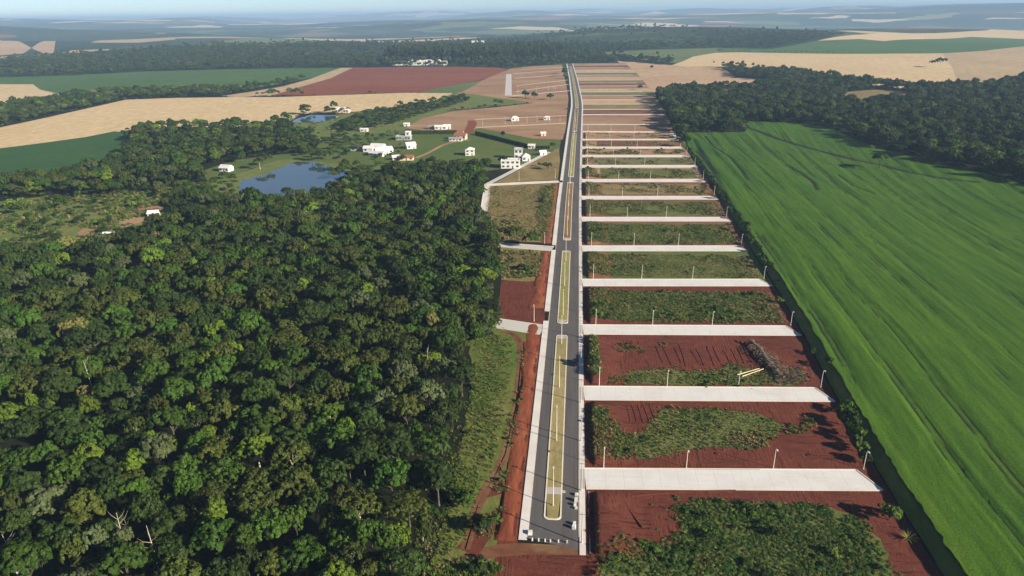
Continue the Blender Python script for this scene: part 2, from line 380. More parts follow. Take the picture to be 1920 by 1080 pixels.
# ------------------------------------------------------------------ land cover: polygons traced on the ground
def arc(a, b, step): return [a + (b - a) * t for t in np.linspace(0, 1, max(2, int(abs(b - a) / step) + 1))]
edge_pts = [(lot_edge(y) + 1.2, y) for y in arc(100, 760, 40)]
COVER = []                                   # (name, material, polygon, label); later ones win
def cover(name, m, poly): COVER.append((name, m, poly))
SOY = GP((1283, 249), (1395, 249), (1400, 228), (1500, 231), (1560, 242), (1600, 259), (1640, 275), (1700, 292), (1760, 308), (1850, 325), (1905, 342), (2000, 372), (2400, 470)) + [(330, 130), (300, 60), (90, 60)] + edge_pts[:-3]
cover('wheat_field', 'wheat_brown', GP((100, 104), (135, 94), (205, 92), (215, 97), (160, 105)))
cover('wheat_field', 'wheat_brown', GP((170, 80), (200, 73), (320, 70), (330, 74), (260, 80)))
cover('green_field', 'crop_pale', GP((380, 84), (420, 76), (560, 72), (590, 77), (500, 85)))
cover('wheat_field', 'wheat_pink', GP((-60, 86), (0, 76), (90, 72), (110, 76), (40, 87)))
cover('left_pasture', 'pasture', GP((540, 245), (560, 222), (640, 214), (700, 206), (760, 196), (850, 176), (905, 150), (960, 186), (1000, 192), (850, 207), (790, 222), (760, 243), (660, 268), (600, 262)))
cover('house_lawn', 'lawn', GP((600, 262), (660, 255), (760, 243), (900, 240), (1000, 258), (1052, 262), (1046, 300), (1000, 312), (930, 318), (860, 328), (800, 330), (720, 334), (690, 340), (630, 330), (560, 322), (520, 302), (470, 316), (440, 330), (390, 345), (380, 320), (440, 300), (520, 290), (590, 285)))
cover('clearing_grass', 'pasture', GP((-120, 400), (0, 378), (100, 366), (200, 372), (300, 352), (380, 345), (400, 360), (330, 385), (330, 405), (290, 440), (220, 470), (100, 488), (-20, 505), (-150, 520)))
cover('pond_bank', 'pasture', GP((380, 345), (440, 328), (520, 300), (560, 298), (640, 308), (720, 312), (740, 335), (700, 366), (630, 384), (520, 392), (430, 384), (380, 370)))
cover('clearing_dirt', 'tan_soil', GP((130, 450), (160, 425), (205, 408), (250, 388), (300, 376), (312, 384), (292, 402), (262, 420), (205, 446)))
cover('wheat_field', 'wheat', GP((-260, 285), (-120, 262), (0, 239), (80, 222), (160, 204), (235, 187), (330, 183.5), (440, 182), (520, 182), (640, 178), (760, 174), (850, 174.5), (820, 188), (740, 200), (700, 207), (640, 211), (565, 213), (545, 226), (500, 240), (380, 240), (280, 240), (225, 247), (160, 257), (80, 268), (0, 278), (-260, 318)))
cover('wheat_field', 'wheat', GP((-200, 158), (0, 158), (62, 158), (75, 168), (130, 181), (100, 188), (40, 195), (0, 206), (-200, 240)))
cover('green_field', 'crop_mid', GP((-200, 146), (0, 145), (140, 141), (270, 134), (420, 130), (560, 128), (640, 127), (590, 145), (500, 162), (430, 170), (330, 172), (235, 172), (190, 176), (130, 181), (75, 168), (62, 158), (0, 158), (-200, 158)))
cover('stubble_strip', 'wheat_brown', GP((640, 127), (662, 127), (622, 146), (570, 161), (505, 180), (440, 182), (415, 180), (470, 172), (530, 162), (585, 147)))
cover('dark_crop_field', 'crop_dark', GP((-260, 318), (0, 278), (80, 268), (160, 257), (215, 246), (240, 250), (228, 300), (150, 325), (80, 335), (0, 343), (-260, 375)))
cover('far_lots_ground', 'tan_soil', GP((955, 129), (1000, 124), (1053, 121), (1062, 160), (1066, 185), (1060, 240), (1050, 262), (1000, 260), (900, 240), (860, 250), (760, 241), (790, 222), (850, 208), (930, 201), (1000, 193), (960, 187), (870, 174.5), (850, 174.5), (905, 150)))
cover('left_lots_ground', 'tan_soil', GP((775, 240), (800, 222), (870, 212), (960, 206), (1064, 203), (1061, 240), (1055, 262), (1000, 256), (900, 236)))
cover('ploughed_field', 'ploughed', GP((505, 180), (570, 161), (622, 146), (662, 127), (720, 126), (850, 125), (940, 127), (955, 132), (900, 150), (830, 163), (785, 173.6), (700, 175), (600, 179)))
cover('green_strip', 'crop_pale', GP((785, 173.6), (830, 163), (905, 150), (890, 160), (865, 173), (850, 174.5)))
cover('wheat_field', 'wheat', GP((1260, 122), (1282, 114), (1300, 106), (1337, 99), (1380, 98), (1580, 101), (1767, 100), (1773, 110), (1785, 126), (1797, 162), (1755, 167), (1713, 168), (1613, 157), (1513, 142), (1430, 133), (1357, 125), (1290, 125)))
cover('brown_stubble_field', 'wheat_brown', GP((1767, 100), (1847, 95), (1920, 87), (2200, 66), (2200, 152), (1920, 146), (1880, 158), (1840, 168), (1797, 162), (1785, 126), (1773, 110)))
cover('green_field', 'crop_mid', GP((1347, 90), (1447, 80), (1533, 72), (1613, 73), (1657, 77), (1747, 73), (1820, 69), (1920, 73), (2200, 66), (1920, 87), (1847, 95), (1767, 100), (1580, 101), (1380, 98), (1347, 98)))
cover('pale_green_field', 'crop_pale', GP((1110, 99), (1180, 95), (1260, 92), (1347, 90), (1347, 98), (1300, 106), (1270, 118), (1180, 109), (1120, 106)))
cover('wheat_field', 'wheat', GP((1533, 72), (1600, 65.5), (1660, 61), (1720, 63.5), (1790, 60), (1850, 57), (1920, 56.5), (2200, 55), (2200, 66), (1920, 73), (1820, 69), (1747, 73), (1657, 77), (1613, 73)))
cover('stubble_field', 'wheat_pink', GP((1157, 114), (1200, 117), (1258, 122), (1290, 125), (1350, 126), (1365, 134), (1380, 145), (1457, 152), (1400, 168), (1330, 171), (1280, 170), (1245, 178), (1207, 181), (1190, 146), (1170, 125)))
cover('soy_field', 'crop_dark', SOY)
cover('wood_clearing', 'dry_grass', GP((1560, 192), (1590, 172), (1640, 168), (1700, 170), (1710, 184), (1680, 194), (1610, 200)))
cover('bottom_verge', 'verge', [(-22, 40), (100, 40), (90, 112), (10, 128), (-16, 128), (-24, 128)])
# lots to the right of the avenue, one block after another
FAR_Y = [796, 876, 925, 978, 1030, 1083, 1136, 1180, 1236, 1290, 1350, 1410, 1470, 1530, 1600, 1670, 1740]
BLOCKS = [(96, STREETS[0] - SW)] + [(STREETS[i] + SW, STREETS[i + 1] - SW) for i in range(12)] + [(STREETS[12] + SW, 1790)]
for i, (a, b) in enumerate(BLOCKS):
    mname = 'red_soil' if i <= 3 else 'brown_soil' if i <= 7 else 'tan_soil'
    poly = [(ctr(y) + AV_R, y) for y in arc(a - SW, b + SW, 60)] + [(lot_edge(y), y) for y in arc(b + SW, a - SW, 25)]
    cover('block_ground', {4: 'weedy', 9: 'slope', 11: 'brown_soil'}.get(i, mname), poly)
for k in range(len(FAR_Y) - 1):
    a, b = FAR_Y[k], FAR_Y[k + 1]
    cover('block_ground', ['tan_soil', 'slope', 'wheat_pink', 'brown_soil', 'wheat_brown', 'tan_soil', 'dry_grass'][k * 3 % 7], [(ctr(a) + AV_R, a), (ctr(b) + AV_R, b), (lot_edge(b), b), (lot_edge(a), a)])
def rough(poly, amp=1.3, step=1.6, seed=0.0):
    out = []
    for i in range(len(poly)):
        p, q = Vector(poly[i]), Vector(poly[(i + 1) % len(poly)]); d = q - p; n_ = max(1, int(d.length / step)); nn = Vector((-d.y, d.x)).normalized()
        for k in range(n_):
            c = p + d * (k / n_); a = mnoise.noise(Vector((c.x * .35, c.y * .35, seed))) + .6 * mnoise.noise(Vector((c.x * .9, c.y * .9, seed + 7))); c = c + nn * a * amp; out.append((c.x, c.y))
    return out
PATCH = {'near': [(1270, 945), (1330, 937), (1420, 940), (1530, 945), (1600, 965), (1650, 1010), (1680, 1090), (1120, 1090), (1140, 1040), (1215, 1025), (1285, 1020), (1275, 985)],
         'second': [(1240, 768), (1320, 766), (1430, 778), (1470, 800), (1420, 843), (1330, 836), (1270, 846), (1215, 860), (1120, 863), (1106, 840), (1112, 775), (1130, 765), (1152, 800), (1195, 815), (1225, 790)],
         'third': [(1130, 718), (1190, 694), (1260, 692), (1330, 699), (1370, 684), (1420, 692), (1500, 690), (1510, 715), (1480, 721), (1180, 721)]}
for k_, p_ in PATCH.items(): cover('weedy_ground', 'weedy', rough(GP(*p_), 1.5, 1.6, len(k_)))
for i in range(3, 9):
    a, b = BLOCKS[i]; e = lot_edge((a + b) / 2)
    cover('weedy_ground', 'weedy' if i not in (7,) else 'dry_grass', rough([(8.2 + ctr(a), a + 4.5), (e - 7, a + 8), (e - 5.5, b - 5), (8.2 + ctr(a), b - 5)], 2.0, 2.2, i * 2.))
cover('verge_ground', 'verge', rough(GP((880, 640), (925, 605)) + [(-38, 268), (-38, 262), (-16, 262), (-16, 70), (-24, 70)] + GP((800, 1080), (830, 1000), (852, 930), (862, 850), (884, 740)), 1.2, 2.5, 1.))
cover('left_red_ground', 'red_soil', [(-19, 70), (AV_L, 128), (AV_L, 350), (-17, 350), (-17.2, 262), (-17.2, 128)])
cover('red_lot', 'red_soil', GP((940, 527), (1014, 522), (1021, 470), (1034, 460), (1020, 612), (932, 600), (936, 560)))
cover('dry_lot', 'dry_grass', GP((938, 464), (1026, 470), (1018, 524), (990, 528), (940, 525)))
cover('dry_lot', 'dry_grass', GP((916, 349), (1046, 343), (1040, 400), (1031, 455), (935, 452), (915, 420), (908, 400)))
cover('dry_lot', 'dry_grass', GP((926, 344), (1048, 277), (1050, 300), (1046, 337), (960, 343)))
cover('turning_ground', 'red_soil', [(-19, 70), (16, 70), (11, 100), (7, 118), (4, 130.5), (-13, 130.5), (-17.2, 128)])
cover('dirt_road', 'brown_soil', GP((855, 1052), (880, 1030), (940, 1020), (975, 1018), (1088, 1024), (1086, 1040), (990, 1040), (930, 1045), (880, 1058)))
cover('pond_water', 'water', GP((444, 352), (455, 338), (500, 326), (530, 313), (556, 303), (590, 304), (624, 314), (640, 317), (668, 322), (672, 330), (640, 344), (600, 358), (520, 372), (460, 362)))
cover('pond_water', 'water', GP((541, 229), (560, 221), (585, 215), (625, 216.5), (637, 220), (618, 226), (580, 230)))

def densify(poly, frac=0.03):
    out = []
    for i in range(len(poly)):
        p, q = poly[i], poly[(i + 1) % len(poly)]
        d = math.hypot(q[0] - p[0], q[1] - p[1]); D = math.hypot(*p)
        n = max(1, int(d / max(8.0, D * frac)))
        for k in range(n):
            t = k / n; x = p[0] + (q[0] - p[0]) * t; y = p[1] + (q[1] - p[1]) * t
            out.append((x, y))
    return out
def build_land():
    ang = np.concatenate([np.arange(-100, -46, 3), np.arange(-46, 46, 0.5), np.arange(46, 101, 3)])
    rad = 45 * 1.027 ** np.arange(0, 258)
    A, Rr = np.meshgrid(np.radians(ang + 0.01), rad)
    pts = np.stack([Rr * np.sin(A - _a), Rr * np.cos(A - _a)], -1).reshape(-1, 2)
    pts = np.concatenate([pts, np.array([(x, -300.) for x in range(-600, 601, 100)])])
    verts = [Vector((float(x), float(y))) for x, y in pts]; edges = []
    polys = []
    for nm, mt, poly in COVER:
        dp = densify(poly); polys.append(dp); k = len(verts)
        verts += [Vector(p) for p in dp]; n = len(dp)
        edges += [(k + i, k + (i + 1) % n) for i in range(n)]
    ov, oe, of, *_ = geometry.delaunay_2d_cdt(verts, edges, [], 0, 1e-4)
    V = np.array([(v.x, v.y) for v in ov]); Fc = np.array(of, np.int32)
    c = V[Fc].mean(1); own = np.full(len(Fc), -1)
    for i, dp in enumerate(polys): own[inside(dp, c[:, 0], c[:, 1])] = i
    a2 = (V[Fc[:, 1]] - V[Fc[:, 0]]); b2 = (V[Fc[:, 2]] - V[Fc[:, 0]])
    cr2 = a2[:, 0] * b2[:, 1] - a2[:, 1] * b2[:, 0]; Fc[cr2 < 0] = Fc[cr2 < 0][:, ::-1]
    Z = height(V[:, 0], V[:, 1])
    near = np.hypot(c[:, 0], c[:, 1]) < 1500
    def emit(name, m, sel):
        fs = Fc[sel]
        if not len(fs): return
        used, inv = np.unique(fs, return_inverse=True)
        vs = np.column_stack([V[used], Z[used]])
        o = link(name, np_mesh(name, vs, inv.reshape(-1, 3), M[m], True)); o['kind'] = 'structure'
    emit('ground', 'far', (own == -1) & ~near)
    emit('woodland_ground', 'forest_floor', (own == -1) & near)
    for i, (nm, mt, _p2) in enumerate(COVER): emit(nm, mt, own == i)
build_land()

# haze: the air between here and the far ridges
hb = MB(); hb.box(-52000, 52000, -2000, 52000, -170, 205)
hm = bpy.data.materials.new('haze_air'); hm.use_nodes = True; hm.node_tree.nodes.clear()
_o = hm.node_tree.nodes.new('ShaderNodeOutputMaterial'); _v = hm.node_tree.nodes.new('ShaderNodeVolumePrincipled')
_v.inputs['Color'].default_value = (0.46, 0.69, 1.0, 1); _v.inputs['Density'].default_value = 1.0e-4; _v.inputs['Anisotropy'].default_value = 0.0
hm.node_tree.links.new(_v.outputs[0], _o.inputs['Volume'])
tag(hb.build('haze', hm), 'pale blue haze over the distant hills', 'haze', kind='stuff')

# ------------------------------------------------------------------ avenue, streets
def ribbon(name, m, pts, z0, z1, parent=None, kind='structure'):
    """slab along pts: list of (left_xy, right_xy)"""
    mb = MB(); n = len(pts)
    vs = []
    for (a, b) in pts:
        za = hz(*a); zb = hz(*b)
        vs += [(a[0], a[1], za + z0), (b[0], b[1], zb + z0), (b[0], b[1], zb + z1), (a[0], a[1], za + z1)]
    fs = []
    for i in range(n - 1):
        k, j = 4 * i, 4 * i + 4
        fs += [(k + 3, k + 2, j + 2, j + 3), (k, k + 3, j + 3, j), (k + 2, k + 1, j + 1, j + 2)]
    fs += [(0, 1, 2, 3), (4 * n - 4, 4 * n - 1, 4 * n - 2, 4 * n - 3)]
    mb.add(vs, fs); return mb.build(name, m, parent, kind if parent is None else None)
def along(x0, x1, ya, yb, step=20):
    return [((ctr(y) + x0, y), (ctr(y) + x1, y)) for y in arc(ya, yb, step)]
ribbon('avenue_road', M['asphalt'], [((LANE_L + ctr(130), 132.2), (LANE_R + ctr(130), 129.2))] + along(LANE_L, LANE_R, 134, Y_END), -0.3, 0.02)
lsw = ribbon('sidewalk_left', M['sidewalk'], along(AV_L, LANE_L - .02, 131.6, 259.6), -0.3, 0.16)
lsw.name = 'sidewalk'
ribbon('sidewalk', M['sidewalk'], along(AV_L, LANE_L - .02, 269.6, 351.5), -0.3, 0.16)
ribbon('sidewalk', M['sidewalk'], along(AV_L, LANE_L - .02, 360.0, 509.5), -0.3, 0.16)
ribbon('sidewalk', M['sidewalk'], along(AV_L, LANE_L - .02, 516.5, Y_END), -0.3, 0.16)
ya = 127.6
for i, y in enumerate(STREETS + [Y_END + 5]):
    ribbon('sidewalk', M['sidewalk'], along(LANE_R + .02, AV_R, ya, y - SW - .3), -0.3, 0.16)
    if i < 13:
        ribbon('crossing_ramp', M['paving'], along(LANE_R + .02, AV_R, y - SW - .3, y + SW - .1), -0.3, 0.07)
        ribbon('ramp_kerb', M['kerb'], along(LANE_R - .25, LANE_R, y - SW - .3, y + SW - .1), -0.3, 0.09)
    ya = y + SW - .1
# side kerbs of the carriageway
for x0, x1 in ((LANE_L, LANE_L + .18), (LANE_R - .2, LANE_R - .02)):
    ribbon('kerb', M['kerb'], along(x0, x1, 133.5, Y_END), -0.3, 0.13)
# gutter of bare soil strip to the right of the near sidewalk
ribbon('drain_channel', M['paving'], along(AV_R + .9, AV_R + 1.15, 128, 151), -0.2, 0.08)

def island(ya, yb, turf, paved):
    root = empty('median_island', (0, 0, 0)); root['kind'] = 'structure'
    def ring(inset, n=7):
        pts = []
        r = (MED_R - MED_L) / 2 - inset; c = (MED_L + MED_R) / 2
        rr = min(1.3, r)
        def corner(cx, cy, a0):
            return [(cx + rr * math.cos(R(a0 + 90 * k / n)), cy + rr * math.sin(R(a0 + 90 * k / n))) for k in range(n + 1)]
        x0, x1, y0, y1 = MED_L + inset, MED_R - inset, ya + inset, yb - inset
        pts = corner(x1 - rr, y0 + rr, -90) + [(x1, y) for y in arc(y0 + rr, y1 - rr, 25)[1:-1]] + corner(x1 - rr, y1 - rr, 0) + corner(x0 + rr, y1 - rr, 90) + [(x0, y) for y in arc(y1 - rr, y0 + rr, 25)[1:-1]] + corner(x0 + rr, y0 + rr, 180)
        return [(x + ctr(y), y) for x, y in pts]
    o, i2 = ring(0), ring(0.38); n = len(o); kb = MB()
    vs = [(x, y, hz(x, y) - .2) for x, y in o] + [(x, y, hz(x, y) + .17) for x, y in o] + [(x, y, hz(x, y) + .17) for x, y in i2] + [(x, y, hz(x, y) + .0) for x, y in i2]
    fs = []
    for k in range(n):
        j = (k + 1) % n
        fs += [(k, j, n + j, n + k), (n + k, n + j, 2 * n + j, 2 * n + k), (2 * n + k, 2 * n + j, 3 * n + j, 3 * n + k)]
    kb.add(vs, fs); kb.build('kerb', M['cream_kerb'], root)
    segs = []; y = ya + .3
    for (pa, pb) in paved + [(yb - .3, None)]:
        if pa - y > .5: segs.append((y, pa, turf, 'turf'))
        if pb: segs.append((pa, pb, 'paving', 'paving')); y = pb
    for (sa, sb, mt, nm) in segs:
        e = 1.0 if (sa < ya + 1 or sb > yb - 1) else 0
        mb = MB(); L2, R2 = MED_L + .36, MED_R - .36
        ys = arc(sa, sb, 20)
        pl = [(L2 + ctr(q) + (.55 if (q < ya + .6 or q > yb - .6) else 0), q) for q in ys]; pr = [(R2 + ctr(q) - (.55 if (q < ya + .6 or q > yb - .6) else 0), q) for q in ys]
        zz = .13 if nm == 'turf' else .175
        mb.strip([(x, q, hz(x, q) + zz) for x, q in pl], [(x, q, hz(x, q) + zz) for x, q in pr])
        mb.build(nm, M[mt], root)
island(139.2, 246.5, 'median_grass', [(149.0, 152.0), (243.0, 246.2)])
island(257.5, 350.5, 'median_green', [(257.9, 261.0), (347.5, 350.2)])
island(369, 511, 'median_soil', [(369.4, 373), (507, 510.5)])
island(528, 735, 'median_green', [(528.4, 532), (640, 642)])
island(745, 930, 'median_soil', [(745.4, 750)])
island(940, 1250, 'median_grass', [(940.4, 945)])
island(1262, 1700, 'median_grass', [])
dr = MB(); dr.tube([(-1.45, 150.4, .02), (-1.45, 150.4, .14)], .55, 12); dr.build('storm_drain_rim', M['paving'], None, 'structure')

def street(pa, pb, half, m, kerbs=True, end_bevel=0.0, nm='cross_street', top=0.06):
    root = empty(nm, (0, 0, 0)); root['kind'] = 'structure'
    a = Vector(pa); b = Vector(pb); d = (b - a).normalized(); n = Vector((-d.y, d.x))
    k = max(1, int((b - a).length / 40))
    pts = [a + (b - a) * (i / k) for i in range(k + 1)]
    rows = [(tuple(p + n * half), tuple(p - n * half)) for p in pts]
    if end_bevel: rows[-1] = (tuple(b + n * half - d * end_bevel), rows[-1][1])
    ribbon('surface', m, rows, -0.2, top, root)
    if kerbs:
        for s in (1, -1):
            rr = [(tuple(Vector(l if s == 1 else r) + n * (0.35 if s == 1 else 0)), tuple(Vector(l if s == 1 else r) - n * (0 if s == 1 else 0.35))) for l, r in rows]
            ribbon('kerb', M['kerb'], rr, -0.25, top + .13, root)
        l, r = Vector(rows[-1][0]), Vector(rows[-1][1])
        q = (l - r).normalized(); e = Vector((q.y, -q.x)) * (.35 if Vector((q.y, -q.x)).dot(d) > 0 else -.35)
        ribbon('end_kerb', M['kerb'], [(tuple(l), tuple(l + e)), (tuple(r), tuple(r + e))] if e.dot(d) > 0 else [(tuple(l + e), tuple(l)), (tuple(r + e), tuple(r))], -0.25, top + .13, root)
    return root
for i, y in enumerate(STREETS):
    dy = [4.8, 4.2, 3.8, 4.4, 3.9, 3.0, 2.8, 2.6, 1.5, 1.2, .8, .6, -4.0][i]
    street((AV_R + .06 + ctr(y), y), (ENDS[i], y + dy), SW if i < 11 else 3.4, M['concrete'] if i < 8 else M['sidewalk'], True, 3.2 if i < 8 else 0)
# rounded return joining the last two concrete streets
q = [(97.3, 690.5), (101.5, 700), (103.5, 713), (102, 728), (97.5, 739)]
ribbon('cross_street', M['sidewalk'], [((x - 3.0, y), (x + 3.0, y)) for x, y in q], -.2, .05)
far_streets = FAR_Y
for k, y in enumerate(far_streets):
    street((AV_R + .06 + ctr(y), y), (lot_edge(y) - (2 if k % 3 else 14), y - 2), 2.6 if y != 876 else 3.6, M['sidewalk'] if (y == 876 or k % 2 == 0) else M['concrete_far'], False, 0)
# streets on the left
street(G(1036, 466.5), G(936, 459), 3.6, M['concrete'])
street(G(1018, 619), G(931, 606), 4.3, M['concrete'])
street(G(1048, 340.5), G(913, 347), 2.6, M['sidewalk'])
street(G(1029, 285), G(913, 346), 2.3, M['concrete'], False, 0, 'access_street', .05)
street(G(914, 346), G(906, 402), 2.0, M['sidewalk'], True, 0, 'access_street', .045)
street(G(1061, 231), G(893, 239), 2.4, M['concrete_far'], False)
street(G(1062, 216.5), G(890, 224), 2.2, M['concrete_far'], False)
street(G(953, 179), G(954, 139), 5.5, M['concrete'], False)
for a, b in (((1068, 170), (958, 180)), ((1066, 158), (966, 172)), ((1064, 150), (968, 161)), ((1061, 139), (965, 147)), ((1058, 131), (962, 138)), ((1057, 126), (975, 131))):
    street(G(*a), G(*b), 2.4, M['sidewalk'] if a[1] == 170 else M['concrete_far'], False)
def path(name, m, px, w, z=.03):
    P = [Vector(G(*p)) for p in px]; rows = []
    for i, p in enumerate(P):
        d = (P[min(i + 1, len(P) - 1)] - P[max(i - 1, 0)]).normalized(); n = Vector((-d.y, d.x))
        ww = w[i] if hasattr(w, '__len__') else w
        rows.append((tuple(p + n * ww / 2), tuple(p - n * ww / 2)))
    return ribbon(name, m, rows, -0.1, z)
path('field_road', M['tan_soil'], [(862, 176), (905, 157), (940, 137), (962, 130), (1000, 127), (1055, 122)], 9)
path('field_road', M['tan_soil'], [(866, 174.5), (900, 177), (935, 180.5), (965, 182), (1000, 178)], 8)
path('lawn_path', M['tan_soil'], [(780, 296), (800, 288), (830, 272), (850, 266), (880, 262)], 4)
path('driveway', M['ploughed'], [(868, 258), (878, 246), (886, 232), (884, 226)], [7, 9, 11, 9])
path('forest_path', M['brown_soil'], [(770, 415), (790, 395), (808, 370), (815, 345), (812, 328)], 7)

# red bank between the left sidewalk and the verge: a real berm that faces the sun
def bank(ya, yb, hmax, name='red_bank'):
    ys = arc(ya, yb, 1.6); prof = [(-.05, -.1), (-.7, .02), (-1.3, .06), (-2.0, .75), (-2.9, 1.25), (-3.6, 1.3), (-4.3, 1.0), (-5.2, .3), (-5.6, -.2)]
    vs, fs = [], []
    for j, y in enumerate(ys):
        e = min(1, (y - ya) / 5, (yb - y) / 5); e = max(.05, e)
        for k, (dx, z) in enumerate(prof):
            nz = mnoise.noise(Vector((dx * .9, y * .25, 3.3)))
            n2 = mnoise.noise(Vector((dx * .5, y * .05, 9.3)))
            vs.append((AV_L + ctr(y) + dx + nz * .4 - (abs(n2) * 2.2 + nz * .5 if k > 5 else 0), y, (z + .7 * nz * (1 if 1 < k < 8 else 0)) * e * hmax))
    n = len(prof)
    for j in range(len(ys) - 1):
        for k in range(n - 1): fs.append((j * n + k, (j + 1) * n + k, (j + 1) * n + k + 1, j * n + k + 1))
    o = link(name, np_mesh(name, vs, fs, M['red_bank'], True)); o['kind'] = 'structure'
bank(131, 258, .20); bank(273, 350, .2); bank(363, 506, .2)
# cut banks: the lots stand a little above the avenue, the crop field above the lots
def lot_z(x, y):
    for i, (a, b) in enumerate(BLOCKS):
        if a <= y <= b:
            e = float(smooth(a + .5, a + 5, y) * (1 - smooth(b - 4, b - .4, y))); xx = x - ctr(y)
            return 1.35 * e * float(smooth(6.3, 7.2, xx) * (1 - smooth(8.5, 20, xx))) * (1.0 if i < 9 else .6)
    return 0.0
def field_z(x, y):
    d = np.asarray(x, float) - np.interp(y, [90, 161, 206, 256, 308, 359, 413, 466, 570, 700, 760], [84, 85, 87.5, 91, 93.5, 94.5, 97, 98.5, 101, 101, 104])
    return 2.2 * smooth(1.0, 3.6, d) * (1 - smooth(14, 150, d)) * (1 - smooth(520, 720, y))
for i, (a, b) in enumerate(BLOCKS[:13]):
    ys_ = arc(max(a, 128), b, 1.5); xs_ = [5.6, 6.0, 6.3, 6.6, 6.9, 7.2, 8, 9.5, 12, 15, 18, 20.5]; vs, fs = [], []
    for y in ys_:
        for x in xs_: vs.append((x + ctr(y) + .25 * mnoise.noise(Vector((x * .3, y * .5, 2))), y, -.06 + lot_z(x + ctr(y), y) * (1 + .25 * mnoise.noise(Vector((x * .4, y * .35, 5))))))
    n = len(xs_)
    for j in range(len(ys_) - 1):
        for k in range(n - 1): fs.append((j * n + k, j * n + k + 1, (j + 1) * n + k + 1, (j + 1) * n + k))
    o = link('lot_bank', np_mesh('lot_bank', vs, fs, M['red_soil' if i <= 3 else 'brown_soil' if i <= 7 else 'tan_soil'], True)); o['kind'] = 'structure'
ys_ = arc(62, 700, 2.0); ds = [.6, 1.0, 1.4, 1.8, 2.2, 2.6, 3.1, 3.7, 4.6, 5.4]; vs, fs = [], []
for y in ys_:
    for d in ds:
        nz = mnoise.noise(Vector((d * .5, y * .22, 6))); x = lot_edge(y) + d + nz * .5; vs.append((x, y, float(field_z(lot_edge(y) + d, y)) + .02 + .22 * nz * (d > 1)))
n = len(ds)
for j in range(len(ys_) - 1):
    for k in range(n - 1): fs.append((j * n + k, j * n + k + 1, (j + 1) * n + k + 1, (j + 1) * n + k))
o = link('field_bank', np_mesh('field_bank', vs, fs, M['verge'], True)); o['kind'] = 'structure'
# ruts of the dirt track beside the bank
def rut(px, w, mt='brown_soil'):
    path('track_rut', M[mt], px, w, .035)
rut([(940, 622), (960, 627), (972, 640), (975, 665), (972, 700), (966, 760), (955, 800), (944, 850), (925, 890), (905, 920), (892, 945), (880, 990), (868, 1030)], 1.4)
rut([(950, 621), (968, 628), (979, 642), (981, 665), (977, 700), (971, 760), (961, 800), (951, 850), (932, 892), (912, 925), (899, 950), (888, 990), (876, 1030)], 1.4)
rut([(985, 640), (984, 680), (980, 720), (975, 770)], 1.5, 'red_soil')
path('washed_soil', M['red_soil'], [(958, 905), (930, 915), (905, 928)], [5, 6, 3], .03)
path('washed_soil', M['red_soil'], [(962, 945), (935, 965), (905, 1000), (875, 1035)], [3, 4, 5, 6], .03)

rg3 = random.Random(4)
def ridge(px, w=.45, h=.22): path('soil_ridge', M['red_soil'], px, w, h)
ridge([(1172, 932), (1230, 926), (1300, 922), (1380, 921)], .5, .3); ridge([(1164, 934), (1176, 950), (1192, 972), (1206, 990)], .7, .5); ridge([(1108, 925), (1104, 960), (1108, 1010)], .5, .25); ridge([(1135, 935), (1128, 970), (1140, 1010)], .4, .2)
for k in range(13):
    x_ = 1232 + k * 15 + rg3.uniform(-4, 4); ridge([(x_, 648 + rg3.uniform(0, 10)), (x_ + 6, 664), (x_ + 14 + rg3.uniform(-3, 3), 682 + rg3.uniform(-3, 6))], .3, .14)
for k in range(9):
    x_ = 1130 + k * 11; ridge([(x_, 760), (x_ + 5, 775), (x_ + 4 + k, 792 + rg3.uniform(-4, 4))], .28, .12)
for k in range(7):
    y_ = 866 + k * 2.2; ridge([(1180 + rg3.uniform(0, 90), y_), (1330, y_ + 1), (1420 + rg3.uniform(0, 100), y_ + 1.5)], .25, .08)
for k in range(9):
    x_ = 1112 + k * 6; ridge([(x_, 955), (x_ + 8, 985), (x_ + 24, 1015)], .3, .16)
# ------------------------------------------------------------------ street furniture
def children(o): return [c for c in bpy.data.objects if c.parent == o]
def copy_tree(root, loc, rz, label, group=None, scale=None, kids=None):
    r = root.copy(); col.objects.link(r); r.location = loc; r.rotation_euler = (0, 0, rz)
    if scale: r.scale = (scale,) * 3 if not hasattr(scale, '__len__') else scale
    if label: r['label'] = label
    if group: r['group'] = group
    for k in kids:
        c = k.copy(); col.objects.link(c); c.parent = r
        for g in KIDS.get(k.name, ()):
            e = g.copy(); col.objects.link(e); e.parent = c
    return r
KIDS = {}
class Proto:
    """first placement uses the original, later ones copies"""
    def __init__(s, root, kids): s.root, s.kids, s.used = root, kids, False
    def place(s, loc, rz, label, group=None, scale=None):
        if not s.used:
            s.used = True; r = s.root; r.location = loc; r.rotation_euler = (0, 0, rz); r['label'] = label
            if group: r['group'] = group
            if scale: r.scale = (scale,) * 3 if not hasattr(scale, '__len__') else scale
            return r
        return copy_tree(s.root, loc, rz, label, group, scale, s.kids)
